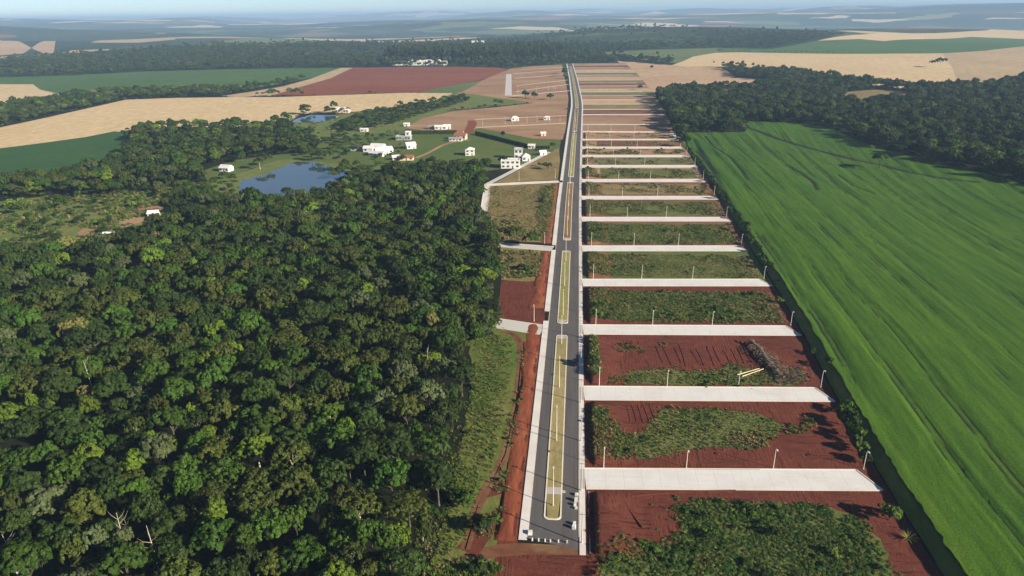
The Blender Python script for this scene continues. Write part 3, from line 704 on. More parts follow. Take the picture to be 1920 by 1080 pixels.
def street_lamp(h, name='street_lamp', arms=1, r=.085):
    root = empty(name, (0, 0, 0)); tag(root, None, 'street lamp'); kids = []
    b = MB(); b.box(-.22, .22, -.22, .22, 0, .12); kids.append(b.build('base_plate', M['pole_grey'], root))
    p = MB(); p.tube([(0, 0, .1), (0, 0, h * .5), (0, 0, h)], [r * 1.35, r * 1.1, r * .8], 8); kids.append(p.build('pole', M['pole'], root))
    for s in ((-1,), (-1, 1))[arms - 1]:
        a = MB(); a.tube([(0, 0, h - .05), (0, s * .35, h + .32), (0, s * .95, h + .45)], [r * .8, r * .65, r * .55], 6); kids.append(a.build('arm', M['pole'], root))
        l = MB(); l.box(-.17, .17, min(s * .85, s * 1.6), max(s * .85, s * 1.6), h + .40, h + .53); hd = l.build('lamp_head', M['lamp'], root); kids.append(hd)
        g = MB(); g.box(-.13, .13, min(s * 1.0, s * 1.5), max(s * 1.0, s * 1.5), h + .375, h + .398); KIDS[hd.name] = [g.build('lens', M['lens'], hd)]
    return Proto(root, kids)
def ordinal(n):
    u = 'first second third fourth fifth sixth seventh eighth ninth tenth eleventh twelfth thirteenth fourteenth fifteenth sixteenth seventeenth eighteenth nineteenth'.split()
    if n < 20: return u[n - 1]
    t = {2: 'twent', 3: 'thirt', 4: 'fort', 5: 'fift', 6: 'sixt'}[n // 10]
    return t + 'ieth' if n % 10 == 0 else t + 'y-' + u[n % 10 - 1]
NTH = 'first second third fourth fifth sixth seventh eighth ninth tenth eleventh twelfth thirteenth fourteenth fifteenth sixteenth seventeenth eighteenth nineteenth twentieth twenty-first twenty-second'.split()
ORD = ['nearest', 'second nearest', 'third nearest', 'fourth nearest', 'fifth nearest', 'sixth nearest', 'seventh nearest', 'eighth nearest', 'ninth nearest', 'tenth nearest', 'eleventh nearest', 'twelfth nearest', 'thirteenth nearest']
side = street_lamp(6.3)
POSN = ['closest to the avenue', 'second from the avenue', 'third from the avenue', 'at its field end']
for i, y in enumerate(STREETS):
    xs = [9.6, 32.8, 57.0, ENDS[i] - 1.2]
    if i == 12: xs = [11.5, 36, 61]
    for k, x in enumerate(xs):
        f = (x - 4) / 80; dy = [4.8, 4.2, 3.8, 4.4, 3.9, 3.0, 2.8, 2.6, 1.5, 1.2, .8, .6, -4.0][i]
        side.place((x + ctr(y) * .5, y + dy * f + (SW if i < 11 else 3.4) + .75, 0), 0, 'white street lamp on %s cross street right of the avenue, %s' % (ORD[i], POSN[k]), 'street lamps along the cross streets', (1, 1, random.uniform(.93, 1.07) * (1.12 if k == 0 else 1)))
main = street_lamp(10.6, arms=1, r=.10)
med_y = [144.6, 174.0, 205.5, 239.0, 266, 299, 334, 378, 410, 442, 475, 505, 540, 575, 612, 650, 690, 728, 770, 812]
for i, y in enumerate(med_y):
    r = main.place((-4.15 + ctr(y), y, .13), R(180), 'tall cream street lamp in the avenue median, %s from the near end' % NTH[i], 'tall lamps along the avenue median')
# concrete utility poles on the right sidewalk
up = empty('utility_pole', (0, 0, 0)); tag(up, None, 'utility pole'); kk = []
_m = MB(); _m.tube([(0, 0, 0), (0, 0, 9.2)], [.17, .11], 8); kk.append(_m.build('pole', M['pole_grey'], up))
_m = MB(); _m.box(-.75, .75, -.06, .06, 8.55, 8.68); kk.append(_m.build('crossarm', M['dead_wood'], up))
for x in (-.65, 0.25, .65):
    _m = MB(); _m.tube([(x, 0, 8.68), (x, 0, 8.86)], [.05, .07], 6); kk.append(_m.build('insulator', M['lamp'], up))
UP = Proto(up, kk)
for i, y in enumerate([131.5, 151.2, 174.2, 196, 221, 245, 270, 296, 322, 348, 374, 400, 428, 456, 486]):
    UP.place((LANE_R + .55 + ctr(y), y, .15), 0, 'grey concrete utility pole on the right sidewalk, %s from the near end' % NTH[i], 'utility poles along the right sidewalk')
# left-hand lamps
for (px, py, sc_, lb) in ((953, 453, 1, 'white street lamp at the edge of the dry lot left of the avenue'), (1001, 605, 1.15, 'white street lamp beside the red lot on the left cross street'), (1021, 458, 1, 'white street lamp at the avenue corner of the dry lot'), (973, 340, 1.1, 'white street lamp on the left street midway to the white house'), (1041, 336, 1.2, 'white street lamp on the left street by the avenue'),
                          (905, 237, 1.3, 'leftmost street lamp on the upper left lots'), (947, 233, 1.3, 'second lamp from the left on the upper left lots'), (961, 232, 1.2, 'third lamp from the left on the upper left lots'), (988, 231, 1.2, 'fourth lamp from the left on the upper left lots'), (1007, 230, 1.2, 'fifth lamp from the left on the upper left lots'), (1031, 229, 1.2, 'sixth lamp from the left on the upper left lots'), (1050, 229, 1.2, 'rightmost street lamp on the upper left lots'),
                          (1028, 171, 1.5, 'lamp on the farthest left street nearest the bend'), (1037, 170, 1.4, 'second lamp on the farthest left street near the bend'), (1041, 170, 1.5, 'lamp by the avenue bend on the farthest left street'), (1006, 174, 1.4, 'lone lamp on the farthest left street near its dark bush'), (971, 176, 1.7, 'lamp beside the pale parallel street far left')):
    x, y = G(px, py); side.place((x, y + 1.5, 0), 0, lb, 'street lamps left of the avenue', (1, 1, sc_))

# concrete barrier blocks and stub posts at the unfinished end of the avenue
def block(w, d, h):
    b = MB(); c = .06
    for (z0, z1, i0, i1) in ((0, h - c, 0, 0), (h - c, h, 0, c)):
        p0 = [(-w / 2 + i0, -d / 2 + i0), (w / 2 - i0, -d / 2 + i0), (w / 2 - i0, d / 2 - i0), (-w / 2 + i0, d / 2 - i0)]
        p1 = [(-w / 2 + i1, -d / 2 + i1), (w / 2 - i1, -d / 2 + i1), (w / 2 - i1, d / 2 - i1), (-w / 2 + i1, d / 2 - i1)]
        b.add([(x, y, z0) for x, y in p0] + [(x, y, z1) for x, y in p1], [(3, 2, 1, 0), (4, 5, 6, 7)] + [(k, (k + 1) % 4, 4 + (k + 1) % 4, 4 + k) for k in range(4)])
    return b
for (px, py, w, h, lb) in ((1081, 929, .8, .7, 'white concrete block by the right kerb, farthest up the avenue'), (1080, 940, .85, 1.1, 'tall white concrete block by the right kerb, second farthest up the avenue'), (1078, 948, .7, .8, 'small white concrete block by the right kerb, third farthest'), (1080, 954, .6, .6, 'smallest white concrete block by the right kerb, fourth farthest'), (1077, 984, .7, .9, 'rear concrete block of the pair nearest the avenue end'), (1076, 991, .85, 1.1, 'front concrete block of the pair nearest the avenue end'), (994, 1001, 1.1, .8, 'lone concrete block by the left kerb at the avenue end')):
    x, y = G(px, py)
    o = block(w, w, h).build('concrete_block', M['block']); o.location = (x, y, .02); o.rotation_euler = (0, 0, random.uniform(-.2, .2))
    tag(o, lb, 'concrete block', 'concrete blocks at the avenue end')
for i, px in enumerate((998, 1010, 1022, 1032, 1047, 1063)):
    x, y = G(px, 1013.5 + i * .9)
    o = block(.32, .32, .85).build('stub_post', M['block']); o.location = (x, y, 0); o.rotation_euler = (random.uniform(-.06, .06), random.uniform(-.06, .06), random.uniform(-.4, .4))
    tag(o, ['leftmost', 'second from left', 'third from left', 'fourth from left', 'fifth from left', 'rightmost'][i] + ' white stub post in the row closing the avenue end', 'post', 'stub posts closing the avenue')

# ------------------------------------------------------------------ trees
def leaf_quads(P, Nn, size, r2, elong=1.25):
    """quads centred on P facing Nn"""
    n = len(P); a = np.cross(Nn, r2.normal(size=(n, 3))); a /= np.linalg.norm(a, axis=1)[:, None] + 1e-9
    b = np.cross(Nn, a); s = (size * r2.uniform(.7, 1.3, n))[:, None] * .5
    V = np.stack([P - a * s * elong - b * s * .25, P - b * s, P + a * s * elong + b * s * .25, P + b * s], 1).reshape(-1, 3)
    return V, np.arange(4 * n).reshape(-1, 4)
def unit(v): return v / (np.linalg.norm(v, axis=-1, keepdims=True) + 1e-9)
def crown(name, material, seed, Rc, Hc, base, blobs=9, subs=15, leaves=13, size=.55, flat=1.0, spread=.74):
    r2 = np.random.default_rng(seed); C = []
    for k in range(blobs):
        a = r2.uniform(0, 6.283) if k else 0; rr = Rc * spread * math.sqrt((k + .3) / blobs); a = k * 2.4 + r2.uniform(-.4, .4)
        z = base + Hc * (.42 + .36 * (1 - (rr / Rc) ** 2)) + r2.uniform(-.16, .12) * Hc
        C.append((rr * math.cos(a), rr * math.sin(a), z, Rc * r2.uniform(.20, .46)))
    C = np.array(C); Ps, Ns = [], []
    for k in range(blobs):
        d = unit(r2.normal(size=(subs, 3))); d[:, 2] = np.where(d[:, 2] < -.35, -d[:, 2], d[:, 2])
        sp = C[k, :3] + d * C[k, 3] * np.array([1, 1, .8 * flat]) * r2.uniform(.82, 1.05, (subs, 1))
        dist = np.linalg.norm((sp[:, None] - C[None, :, :3]) / np.array([1, 1, .8]), axis=2) / C[None, :, 3]
        dist[:, k] = 9; sp = sp[dist.min(1) > .72]; d = d[dist.min(1) > .72]
        if not len(sp): continue
        sr = C[k, 3] * r2.uniform(.22, .40, (len(sp), 1, 1))
        e = unit(unit(r2.normal(size=(len(sp), leaves, 3))) + d[:, None] * .75)
        p = sp[:, None] + e * sr
        nn = unit(e + d[:, None] * .35 + r2.normal(size=e.shape) * .32)
        Ps.append(p.reshape(-1, 3)); Ns.append(nn.reshape(-1, 3))
    V, F = leaf_quads(np.concatenate(Ps), np.concatenate(Ns), size, r2)
    return np_mesh(name, V, F, material), C
def trunk(name, C, base, material, r=.22, lean=0.0):
    b = MB(); top = base + .25 * (C[:, 2].mean() - base)
    b.tube([(0, 0, -.3), (lean * .4, 0, base * .5), (lean, 0, top)], [r * 1.4, r, r * .7], 7)
    for k in range(0, len(C), 2):
        c = C[k]; b.tube([(lean, 0, top * .92), ((c[0] + lean) * .5, c[1] * .5, (top + c[2]) * .5 + .2), (c[0] * .9, c[1] * .9, c[2])], [r * .6, r * .4, r * .15], 5)
    return b.mesh(name, material)
SPECIES = {   # material, colour words, weight
    'dark': ('leaf_dark', 'dark green', .34), 'olive': ('leaf_olive', 'olive green', .27), 'mid': ('leaf_mid', 'mid green', .24),
    'lime': ('leaf_lime', 'lime green', .055), 'grey': ('leaf_grey', 'grey green', .05), 'yellow': ('leaf_yellow', 'yellowing', .01)}
SHAPES = [('broad', 5.6, 6.0, 3.6, 13), ('tall domed', 4.8, 7.6, 4.2, 12), ('rounded', 4.2, 6.2, 2.2, 10), ('ragged', 5.2, 6.6, 4.2, 10)]
TREES = {}
for si, (sp, (mt, cw, wt)) in enumerate(SPECIES.items()):
    for hi, (hw, Rc, Hc, base, bl) in enumerate(SHAPES):
        me, C = crown('crown', M[mt], 100 + si * 10 + hi, Rc, Hc, base, bl, 19 if hw != 'ragged' else 15, 18, .50)
        TREES[(sp, hi)] = (me, trunk('trunk', C, base, M['pale_bark'] if (hi == 3 and si % 2) else M['bark']), Rc, Hc + base)
SP_KEYS = list(SPECIES); SP_W = np.array([SPECIES[k][2] for k in SP_KEYS]); SP_W /= SP_W.sum()
def tree(key, x, y, s, label, group=None, name='tree', rz=None, cat='tree', z=0.0):
    me, tm, Rc, Ht = TREES[key]
    root = empty(name, (x, y, z), random.uniform(0, 6.28) if rz is None else rz); root.scale = s if hasattr(s, '__len__') else (s, s, s)
    tag(root, label, cat, group)
    c = link('crown', me, root); t = link('trunk', tm, root); return root, c

_polys = [(np.array(p), np.array(p).min(0), np.array(p).max(0)) for _n, _m2, p in COVER]
KEEP = [GP((905, 330), (912, 345), (900, 405), (912, 412), (1060, 412), (1060, 240), (900, 300))]
def free(xs, ys):
    xs = np.asarray(xs, float); ys = np.asarray(ys, float); ok = np.ones(xs.shape, bool)
    for P, lo, hi in _polys:
        q = ok & (xs > lo[0]) & (xs < hi[0]) & (ys > lo[1]) & (ys < hi[1])
        if q.any(): idx = np.where(q)[0]; ok[idx[inside([tuple(t) for t in P], xs[idx], ys[idx])]] = False
    for K in KEEP: ok &= ~inside(K, xs, ys)
    cx = np.interp(ys, [0, 450, 955, 1790], [0, .3, 4.8, -15]); ok &= ~((xs > cx - 16) & (xs < cx + 8) & (ys < 1800))
    return ok
def free_margin(xs, ys, m):
    ok = free(xs, ys)
    for k in range(6):
        a = k * math.pi / 3; ok &= free(xs + m * math.cos(a), ys + m * math.sin(a))
    return ok

def scatter(name, label, cat, pts, protos, kind='stuff'):
    """one object that instances the given source objects on points (x, y, z, rz, sx, sy, sz, index)"""
    pts = np.asarray(pts, np.float32); n = len(pts)
    me = bpy.data.meshes.new(name); me.vertices.add(n); me.vertices.foreach_set('co', pts[:, :3].ravel())
    at = me.attributes.new('rot', 'FLOAT_VECTOR', 'POINT'); r = np.zeros((n, 3), np.float32); r[:, 2] = pts[:, 3]; at.data.foreach_set('vector', r.ravel())
    at = me.attributes.new('scl', 'FLOAT_VECTOR', 'POINT'); at.data.foreach_set('vector', np.ascontiguousarray(pts[:, 4:7]).ravel())
    at = me.attributes.new('pick', 'INT', 'POINT'); at.data.foreach_set('value', pts[:, 7].astype(np.int32))
    o = link(name, me); tag(o, label, cat, None, kind)
    ng = bpy.data.node_groups.new(name, 'GeometryNodeTree')
    ng.interface.new_socket('Geometry', in_out='INPUT', socket_type='NodeSocketGeometry'); ng.interface.new_socket('Geometry', in_out='OUTPUT', socket_type='NodeSocketGeometry')
    gi, go = ng.nodes.new('NodeGroupInput'), ng.nodes.new('NodeGroupOutput')
    jn = ng.nodes.new('GeometryNodeJoinGeometry'); ip = ng.nodes.new('GeometryNodeInstanceOnPoints')
    for pr in reversed(protos):
        oi = ng.nodes.new('GeometryNodeObjectInfo'); oi.transform_space = 'ORIGINAL'; oi.inputs['Object'].default_value = pr; oi.inputs['As Instance'].default_value = True
        ng.links.new(oi.outputs['Geometry'], jn.inputs[0])
    def attr(nm, ty):
        a = ng.nodes.new('GeometryNodeInputNamedAttribute'); a.data_type = ty; a.inputs['Name'].default_value = nm; return [q for q in a.outputs if q.enabled][0]
    ng.links.new(gi.outputs[0], ip.inputs['Points']); ng.links.new(jn.outputs[0], ip.inputs['Instance'])
    ip.inputs['Pick Instance'].default_value = True
    ng.links.new(attr('pick', 'INT'), ip.inputs['Instance Index']); ng.links.new(attr('rot', 'FLOAT_VECTOR'), ip.inputs['Rotation']); ng.links.new(attr('scl', 'FLOAT_VECTOR'), ip.inputs['Scale'])
    ng.links.new(ip.outputs[0], go.inputs[0])
    md = o.modifiers.new('scatter', 'NODES'); md.node_group = ng
    return o

def darts(xs, ys, rad):
    """keep points that stay apart by about their radii (big ones first)"""
    order = np.argsort(-rad); cell = 6.0; grid = {}; keep = []
    for i in order:
        gx, gy = int(xs[i] // cell), int(ys[i] // cell); ok = True
        for dx in (-2, -1, 0, 1, 2):
            for dy in (-2, -1, 0, 1, 2):
                for j in grid.get((gx + dx, gy + dy), ()):
                    if (xs[i] - xs[j]) ** 2 + (ys[i] - ys[j]) ** 2 < (.72 * (rad[i] + rad[j])) ** 2: ok = False; break
                if not ok: break
            if not ok: break
        if ok: grid.setdefault((gx, gy), []).append(i); keep.append(i)
    return np.array(keep)
def pick_species(n, xs, ys):
    # kinds grow in loose patches
    out = []
    for x, y in zip(xs, ys):
        w = SP_W.copy()
        a = mnoise.noise(Vector((x / 45, y / 45, 1.7))); b = mnoise.noise(Vector((x / 30, y / 30, 8.1)))
        w[0] *= 1 + 1.2 * a; w[1] *= 1 - 1.1 * a; w[3] *= max(.15, 1 + 3.0 * b); w[2] *= max(.2, 1 + 1.2 * b)
        w = np.clip(w, .002, None); out.append(rng.choice(len(w), p=w / w.sum()))
    return np.array(out)
# --- the forest left of the avenue, near part: every tree its own
n = 60000
A = rng.uniform(R(-44), R(10), n); D = np.sqrt(rng.uniform(95 ** 2, 640 ** 2, n))
xs, ys = D * np.sin(A - _a), D * np.cos(A - _a)
ok = free_margin(xs, ys, 2.5) & (xs < -18); xs, ys = xs[ok], ys[ok]
rad = rng.choice([1.5, 2.1, 2.9, 3.9, 5.2], len(xs), p=[.28, .28, .25, .14, .05])
k = darts(xs, ys, rad); xs, ys, rad = xs[k], ys[k], rad[k]
spc = pick_species(len(xs), xs, ys); shp = rng.integers(0, 4, len(xs))
dist = np.hypot(xs, ys); order = np.argsort(dist)
def zone(px, py):
    if px > 800 and py > 560: a = 'by the verge'
    elif px < 230: a = 'at far left'
    elif px < 480: a = 'left of centre'
    elif px < 680: a = 'in mid forest'
    else: a = 'right of centre'
    b = 'front row' if py > 980 else 'second row' if py > 910 else 'third row' if py > 840 else 'fourth row' if py > 770 else 'fifth row' if py > 700 else 'sixth row'
    return a, b
count = 0; rest = []; SRC = {}; LABELLED = {}
for i in order:
    key = (SP_KEYS[spc[i]], int(shp[i])); Rc = TREES[key][2]; s = float(rad[i] / Rc)
    px, py, _w = proj(xs[i], ys[i], 8)
    hs = s * float(rng.uniform(.85, 1.3)) if s > .7 else s * float(rng.uniform(1.0, 1.9))
    if -20 < px < 1940 and py < 1110 and count < 285:
        a, b = zone(px, py); count += 1
        size = 'large' if rad[i] > 3.5 else 'small' if rad[i] < 1.8 else 'medium'
        lb = '%s %s %s tree %s, %s' % (size, SHAPES[key[1]][0], SPECIES[key[0]][1], a, b)
        r, c = tree(key, xs[i], ys[i], (s, s, hs), lb, 'forest trees left of the avenue')
        SRC.setdefault(key, c); LABELLED.setdefault(lb, []).append((px, r))
    else: rest.append((xs[i], ys[i], 0, rng.uniform(0, 6.28), s, s, hs, SP_KEYS.index(key[0]) * 4 + key[1]))
for lb, lst in LABELLED.items():
    if len(lst) > 1:
        for j, (px, r) in enumerate(sorted(lst, key=lambda t: t[0])): r['label'] = lb + ', %s of %s' % ('leftmost' if j == 0 else 'rightmost' if j == len(lst) - 1 else NTH[j] + ' from left', 'two three four five six seven eight nine ten'.split()[min(len(lst), 10) - 2])
allkeys = [(s, h) for s in SP_KEYS for h in range(4)]
for key in allkeys:
    if key not in SRC:   # kinds not among the nearest still need a first tree of their own
        x, y = rest.pop(rng.integers(0, len(rest)))[:2]
        SRC[key] = tree(key, x, y, .8, '%s %s tree deep in the forest left of the avenue' % (SHAPES[key[1]][0], SPECIES[key[0]][1]), 'forest trees left of the avenue')[1]
PROT = [SRC[k2] for k2 in allkeys]
scatter('forest', 'dense broadleaf forest left of the avenue behind the nearest trees', 'forest', rest, PROT)
# --- woods between 640 m and 1500 m, left and right
def band(d0, d1, a0, a1, dens, margin, smin, smax, jit=6.0):
    n = int((d1 ** 2 - d0 ** 2) / 2 * R(a1 - a0) * dens)
    A = rng.uniform(R(a0), R(a1), n); D = np.sqrt(rng.uniform(d0 ** 2, d1 ** 2, n))
    xs, ys = D * np.sin(A - _a), D * np.cos(A - _a)
    jx = jit * np.array([mnoise.noise(Vector((a / 38, b / 38, 3.))) for a, b in zip(xs, ys)]); jy = jit * np.array([mnoise.noise(Vector((a / 38, b / 38, 13.))) for a, b in zip(xs, ys)]); ok = free_margin(xs + jx, ys + jy, margin) & free(xs, ys); xs, ys = xs[ok], ys[ok]; return xs, ys
def mass(name, label, xs, ys, smin, smax, hlo, hhi, protos, weights, sink=0.0):
    n = len(xs); z = height(xs, ys); s = rng.uniform(smin, smax, n); h = s * rng.uniform(hlo, hhi, n)
    idx = rng.choice(len(protos), n, p=weights)
    return scatter(name, label, 'forest', np.column_stack([xs, ys, z - sink, rng.uniform(0, 6.28, n), s, s, h, idx]), protos)
W24 = np.repeat(SP_W, 4) / 4
Wd = np.repeat(np.array([.48, .22, .22, .04, .04, 0]), 4) / 4
xs, ys = band(640, 1520, -48, 4, 1 / 62, 2.5, .6, 1.2); mass('forest', 'woods behind the ponds and along the wheat fields on the left', xs, ys, .6, 1.15, .8, 1.15, PROT, W24)
xs, ys = band(330, 1520, 4, 50, 1 / 50, .6, .6, 1.2, 1.5); mass('forest', 'dark woods beyond the green crop field on the right', xs, ys, .7, 1.25, .85, 1.2, PROT, Wd)
xs, ys = band(330, 1300, 4, 50, 1 / 45, 0, .6, 1.2, 0.5); mass('undergrowth', 'low bushes filling the edge of the dark woods on the right', xs, ys, .32, .6, .6, .85, PROT, Wd, 1.0)
xs, ys = band(560, 1300, -48, 4, 1 / 90, 0, .6, 1.2); mass('undergrowth', 'low bushes filling the edge of the woods on the left', xs, ys, .32, .6, .6, .85, PROT, W24, 1.0)
# --- far woods, coarser crowns
FAR = []
for i, (sp, hw, Rc, Hc, base, bl) in enumerate((('leaf_dark', 'broad', 6.5, 6, 5, 9), ('leaf_far', 'tall', 5.0, 8, 7, 8), ('leaf_olive', 'broad', 6, 6, 5, 8), ('leaf_far', 'slender', 3.0, 15, 8, 10))):
    me, C = crown('crown', M[sp], 500 + i, Rc, Hc, base, bl, 9, 6, 1.5, 1.0 if hw != 'slender' else 2.2, .74 if hw != 'slender' else .6)
    TREES[('far', i)] = (me, trunk('trunk', C, base, M['pale_bark'], .3), Rc, Hc + base)
lone = [(('far', 0), 1762, 126, 1.5, 'round dark tree standing alone on the wheat field at right'), (('far', 2), 1748, 125, 1.1, 'low olive tree beside the round dark tree on the wheat field'), (('far', 1), 888, 124, 1.25, 'pale green tree in front of the tall plantation above the ploughed field'),
        (('far', 3), 1000, 121, 1.0, 'slender tree at the left end of the ridge-top row')]
FSRC = []
for key, px, py, s, lb in lone:
    x, y = G(px, py); FSRC.append(tree(key, x, y, s, lb, None, 'tree', None, 'tree', hz(x, y))[1])
xs, ys = band(1520, 3400, -46, 46, 1 / 125, 4, .8, 1.5)
q = rng.uniform(0, 1, len(xs)) > smooth(1900, 3200, np.hypot(xs, ys) + 500 * np.sin(xs / 260 + 1) * np.sin(ys / 190)); xs, ys = xs[q], ys[q]
mass('forest', 'hazy forest covering the far valley and hills', xs, ys, .6, 1.35, .5, 1.05, FSRC, [.38, .27, .27, .08])
# tall eucalyptus plantation behind the ridge
def in_px(poly, nmax):
    P = GP(*poly); P2 = np.array(P); lo, hi = P2.min(0), P2.max(0)
    x = rng.uniform(lo[0], hi[0], nmax); y = rng.uniform(lo[1], hi[1], nmax); q = inside(P, x, y); return x[q], y[q]
xs, ys = in_px([(720, 122), (800, 122), (940, 122), (1040, 117), (1060, 114), (1020, 104), (900, 106), (760, 108)], 9000)
q = free_margin(xs, ys, 3); xs, ys = xs[q][:2600], ys[q][:2600]
mass('forest', 'tall eucalyptus plantation behind the red ploughed field', xs, ys, 1.0, 1.3, 1.25, 1.6, FSRC, [0, .35, 0, .65])
# slender row along the ridge top
for i, px in enumerate(list(range(1072, 1262, 9))):
    x, y = G(px, 112.5 - 4 * math.sin((px - 1072) / 190 * 3.14) + rng.uniform(-.6, .6))
    if not free(np.array([x]), np.array([y]))[0] and px > 1165: pass
    tree(('far', 3), x, y, float(rng.uniform(.42, .62)), 'slender tree of the ridge-top row behind the lots, %s from the left' % NTH[i], 'ridge-top row of slender trees', 'tree', None, 'tree', hz(x, y))
# row of small trees between the two fields at right
for i, px in enumerate(list(range(1345, 1415, 10)) + list(range(1432, 1565, 10))):
    x, y = G(px, 99.6 + .01 * (px - 1345)); tree(('far', 1), x, y, float(rng.uniform(.35, .6)), 'small dark tree in the row between wheat and green field, %s from left' % NTH[i], 'tree row between the right-hand fields', 'tree', None, 'tree', hz(x, y))

# ------------------------------------------------------------------ the green crop field on the right: canopy with rows, tracks and terraces
def nz2(x, y, z=0.0): return mnoise.noise(Vector((x, y, z)))
def crop_field():
    xs = np.arange(0, 450, 1.05); ys = np.concatenate([np.arange(62, 420, 2.2), np.arange(420, 860, 3.6)])
    X, Y = np.meshgrid(xs, ys); X = X + np.vectorize(lot_edge)(Y) + 3.7 + np.array([1.1 * mnoise.noise(Vector((q_ * .11, 0, 2.))) + .8 * mnoise.noise(Vector((q_ * .45, 0, 5.))) for q_ in ys])[:, None] * np.exp(-X / 6); inn = inside(SOY, X.ravel(), Y.ravel()).reshape(X.shape)
    U = X + 48 * np.sin((Y - 120) / 165) * smooth(110, 330, X) - np.interp(Y, [60, 161, 206, 256, 308, 466, 700], [0, 0, 3, 6.5, 8.5, 13, 16])
    rg = np.random.default_rng(5)
    def lat(P, Q, seed):   # smooth value noise on a lattice
        g = np.random.default_rng(seed).uniform(-1, 1, (260, 260)); P = P + 700; Q = Q + 700
        i, j = np.floor(P).astype(int), np.floor(Q).astype(int); f, h = P - i, Q - j; f = f * f * (3 - 2 * f); h = h * h * (3 - 2 * h)
        w = lambda a, b: g[a % 260, b % 260]
        return (w(i, j) * (1 - f) + w(i + 1, j) * f) * (1 - h) + (w(i, j + 1) * (1 - f) + w(i + 1, j + 1) * f) * h
    Z = .66 + .24 * lat(U * .13, Y * .008, 1) + .15 * lat(U * .36, Y * .016, 2) + .07 * np.sin(U * 2.1) + .10 * lat(X * .9, Y * .4, 3) + .06 * lat(X * 1.7, Y * .8, 4)
    for k, u0 in enumerate(np.arange(92, 520, 13.0)):
        for off in (0, 2.4):
            d = np.abs(U - u0 - off - 1.8 * lat(Y * .02 + k, Y * 0 + k, 7)); pres = smooth(-.7, .0, lat(Y * .012 + 3 * k, Y * 0 + 5 * k, 8))
            Z -= .60 * np.exp(-(d / .62) ** 2) * pres
    TER = [[(1396, 238), (1430, 250), (1460, 262), (1520, 280), (1600, 300), (1650, 310), (1700, 323), (1765, 335), (1830, 342)], [(1322, 256), (1335, 275), (1370, 300), (1402, 345)], [(1475, 313), (1500, 328), (1522, 345), (1532, 360)], [(1540, 308), (1575, 314), (1615, 320)], [(1570, 330), (1600, 352), (1640, 366)]# 
        , [(1300, 262), (1345, 345), (1405, 470), (1480, 590)]]
    near = (np.hypot(X, Y) < 900)
    for t in TER:
        P = [Vector(G(*p)) for p in t]; dm = np.full(X.shape, 1e9)
        for a, b in zip(P[:-1], P[1:]):
            ab = b - a; tt = np.clip(((X - a.x) * ab.x + (Y - a.y) * ab.y) / ab.length_squared, 0, 1)
            dm = np.minimum(dm, np.hypot(X - a.x - tt * ab.x, Y - a.y - tt * ab.y))
        w = 2.7 if t is TER[0] else 1.5
        Z -= (1.1 if t is TER[0] else .75) * np.exp(-(dm / w) ** 2)
    Z = np.maximum(Z, .04); HC = Z.copy(); Z = Z + field_z(X, Y)
    idx = np.arange(X.size).reshape(X.shape); q = inn[:-1, :-1] & inn[1:, :-1] & inn[:-1, 1:] & inn[1:, 1:]
    F = np.stack([idx[:-1, :-1][q], idx[:-1, 1:][q], idx[1:, 1:][q], idx[1:, :-1][q]], 1)
    used, inv = np.unique(F, return_inverse=True)
    V = np.stack([X.ravel(), Y.ravel(), Z.ravel()], 1)[used]
    # canopy edge drops to the ground
    m, nt, b = mat('crop_canopy')
    me = np_mesh('crop_field', V, inv.reshape(-1, 4), m, True)
    uv = me.uv_layers.new(name='UVMap'); li = np.empty(len(me.loops), np.int32); me.loops.foreach_get('vertex_index', li)
    uvs = np.stack([U.ravel()[used], Y.ravel()[used]], 1)[li].astype(np.float32); uv.data.foreach_set('uv', uvs.ravel())
    at = me.attributes.new('height', 'FLOAT', 'POINT'); at.data.foreach_set('value', HC.ravel()[used].astype(np.float32))
    f = noise(nt, coords(nt, (.14, .010, 1), True), 1.0, 5, .6, .2); g = noise(nt, coords(nt, (.55, .05, 1), True), 1.0, 4, .65); v3 = coords(nt); h = noise(nt, v3, 1.7, 6, .75); p = noise(nt, v3, .012, 3, .6)
    c = ramp(nt, f, [(.3, (.030, .082, .007)), (.5, (.048, .116, .009)), (.72, (.076, .148, .012))])
    c = mix(nt, ramp(nt, p, [(.4, 0.0), (.7, .6)]), c, (.070, .142, .012))
    c = mix(nt, 1.0, c, ramp(nt, g, [(.25, .74), (.75, 1.24)]), 'MULTIPLY'); c = mix(nt, 1.0, c, ramp(nt, h, [(.25, .55), (.75, 1.45)]), 'MULTIPLY')
    ha = N(nt, 'ShaderNodeAttribute', attribute_name='height'); mr = N(nt, 'ShaderNodeMapRange'); mr.inputs[1].default_value = .08; mr.inputs[2].default_value = .34; L(nt, ha.outputs['Fac'], mr.inputs[0])
    c = mix(nt, mr.outputs[0], (.020, .030, .012), c)       # bare wet soil in the wheel tracks
    L(nt, c, b.inputs['Base Color']); b.inputs['Roughness'].default_value = .8; b.inputs['Specular IOR Level'].default_value = .1; bump(nt, b, h, .35, .9)
    o = link('crop_field', me); tag(o, 'lush green crop field with tractor tracks right of the lots', 'crop', None, 'stuff')
crop_field()

